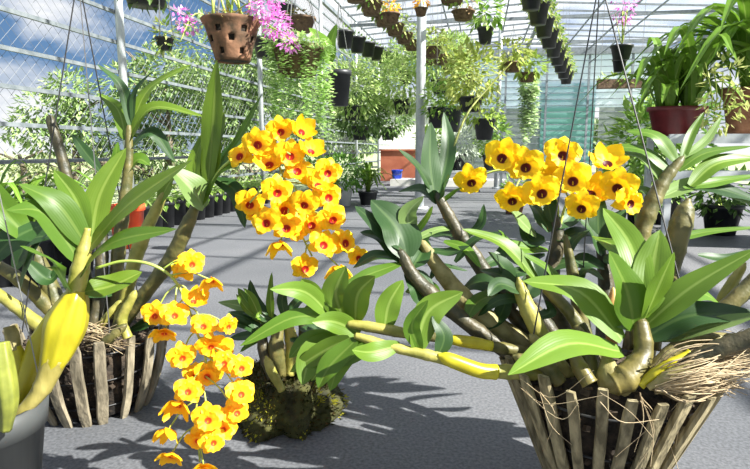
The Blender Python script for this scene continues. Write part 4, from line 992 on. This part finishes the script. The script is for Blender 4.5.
for k in range(3500):
    v = random.choice(vs[:nu * 20]); v = Vector(v) + Vector([random.uniform(-.006, .006) for _ in range(3)]); n_ = (v - g).normalized()
    bright = mn.noise(v * 18 + Vector((3, 1, 0))) + (.25 if v.z < .08 else -.1)
    col = (.42, .40, .04) if bright > .25 and random.random() < .8 else random.choice([(.035, .04, .01), (.06, .065, .015), (.10, .07, .03)])
    s = random.uniform(.004, .011); t = n_.cross(Vector((random.uniform(-1, 1), random.uniform(-1, 1), random.uniform(-1, 1)))).normalized() * s * .3
    mb.add([v - t, v + t, v + n_ * s + t], [(0, 1, 2)], None, col)
tag(mb.build('moss_tufts', M['foli'], Q0, False, origin=g), kind='stuff')
for pts, rr_, mm in (([(282, 375, 1.12), (276, 350, 1.1), (280, 322, 1.1)], [6, 8, 4], 'caneg'), ([(290, 375, 1.12), (292, 345, 1.12), (286, 318, 1.12)], [5, 7, 4], 'caneyg'), ([(272, 378, 1.1), (264, 352, 1.1), (262, 330, 1.1)], [5, 6, 4], 'caned'),
                     ([(296, 372, 1.14), (303, 345, 1.14), (303, 322, 1.14)], [5, 6, 4], 'caned'), ([(282, 390, 1.06), (272, 372, 1.05), (268, 362, 1.06)], [4, 5, 4], 'caneyg')):
    cane(Q0, pts, rr_, mm, 5)
for a in (([(278, 330), (250, 305), (238, 288)], 12, 'leaf'), ([(276, 328), (245, 308), (218, 302)], 13, 'leafp'), ([(272, 334), (246, 326), (226, 322)], 12, 'leafd'), ([(272, 320), (271, 300), (272, 272)], 9, 'leafb'),
          ([(262, 322), (252, 300), (243, 288)], 9, 'leafb'), ([(266, 320), (250, 312), (236, 294)], 9, 'leafb'), ([(280, 325), (268, 318), (240, 312)], 12, 'leafd'), ([(284, 322), (300, 300), (322, 292)], 11, 'leafd'),
          ([(282, 326), (262, 336), (244, 348)], 11, 'leafd'), ([(270, 330), (256, 340), (240, 352)], 10, 'leaf'), ([(286, 320), (282, 300), (290, 284)], 10, 'leafd'), ([(300, 325), (312, 308), (330, 304)], 10, 'leaf'),
          ([(262, 330), (246, 318), (228, 312)], 12, 'leafd'), ([(300, 330), (318, 330), (334, 340)], 12, 'leafd'), ([(290, 340), (310, 345), (326, 358)], 10, 'leafd'), ([(275, 325), (255, 300), (250, 280)], 10, 'leafd'), ([(268, 334), (250, 336), (230, 338)], 13, 'leafd')):
    leaf(Q0, a[0], a[1], 1.1, a[2])

# ---------------------------------------------------------------- light
w = bpy.data.worlds.new('sky'); bpy.context.scene.world = w; w.use_nodes = True
nt = w.node_tree; N = nt.nodes; L = nt.links; N.clear()
tc = N.new('ShaderNodeTexCoord'); sp = N.new('ShaderNodeSeparateXYZ'); L.new(tc.outputs['Generated'], sp.inputs[0])
gr = N.new('ShaderNodeValToRGB'); gr.color_ramp.elements[0].color = (.62, .78, .95, 1); gr.color_ramp.elements[1].color = (.08, .25, .68, 1); gr.color_ramp.elements[1].position = .6
e = gr.color_ramp.elements.new(.12); e.color = (.27, .52, .92, 1); L.new(sp.outputs[2], gr.inputs[0])
mp = N.new('ShaderNodeMapping'); mp.inputs['Scale'].default_value = (1, 1, 2.2); mp.inputs['Location'].default_value = (.3, .1, 0); L.new(tc.outputs['Generated'], mp.inputs[0])
nz = N.new('ShaderNodeTexNoise'); nz.inputs['Scale'].default_value = 4.5; nz.inputs['Detail'].default_value = 8; L.new(mp.outputs[0], nz.inputs[0])
rp_ = N.new('ShaderNodeValToRGB'); rp_.color_ramp.elements[0].position = .44; rp_.color_ramp.elements[1].position = .60; L.new(nz.outputs[0], rp_.inputs[0])
mx = N.new('ShaderNodeMix'); mx.data_type = 'RGBA'; L.new(rp_.outputs[0], mx.inputs[0]); L.new(gr.outputs[0], mx.inputs[6]); mx.inputs[7].default_value = (1.75, 1.78, 1.82, 1)
bg = N.new('ShaderNodeBackground'); L.new(mx.outputs[2], bg.inputs[0]); bg.inputs[1].default_value = .45
o = N.new('ShaderNodeOutputWorld'); L.new(bg.outputs[0], o.inputs[0])
sd = bpy.data.lights.new('sun', 'SUN'); sd.energy = 15.5; sd.angle = math.radians(.6); sd.color = (1, .96, .88)
so = bpy.data.objects.new('sun', sd); C.objects.link(so)
ts = (RT * 1.0 - fh * .46 + Vector((0, 0, .86))).normalized(); so.rotation_mode = 'QUATERNION'; so.rotation_quaternion = ts.to_track_quat('Z', 'Y'); so.location = (3, -2, 6)
vs_ = bpy.context.scene.view_settings; vs_.view_transform = 'Standard'; vs_.look = 'None'; vs_.gamma = 1; vs_.exposure = .36; vs_.use_curve_mapping = False
bpy.context.scene.cycles.transparent_max_bounces = 24
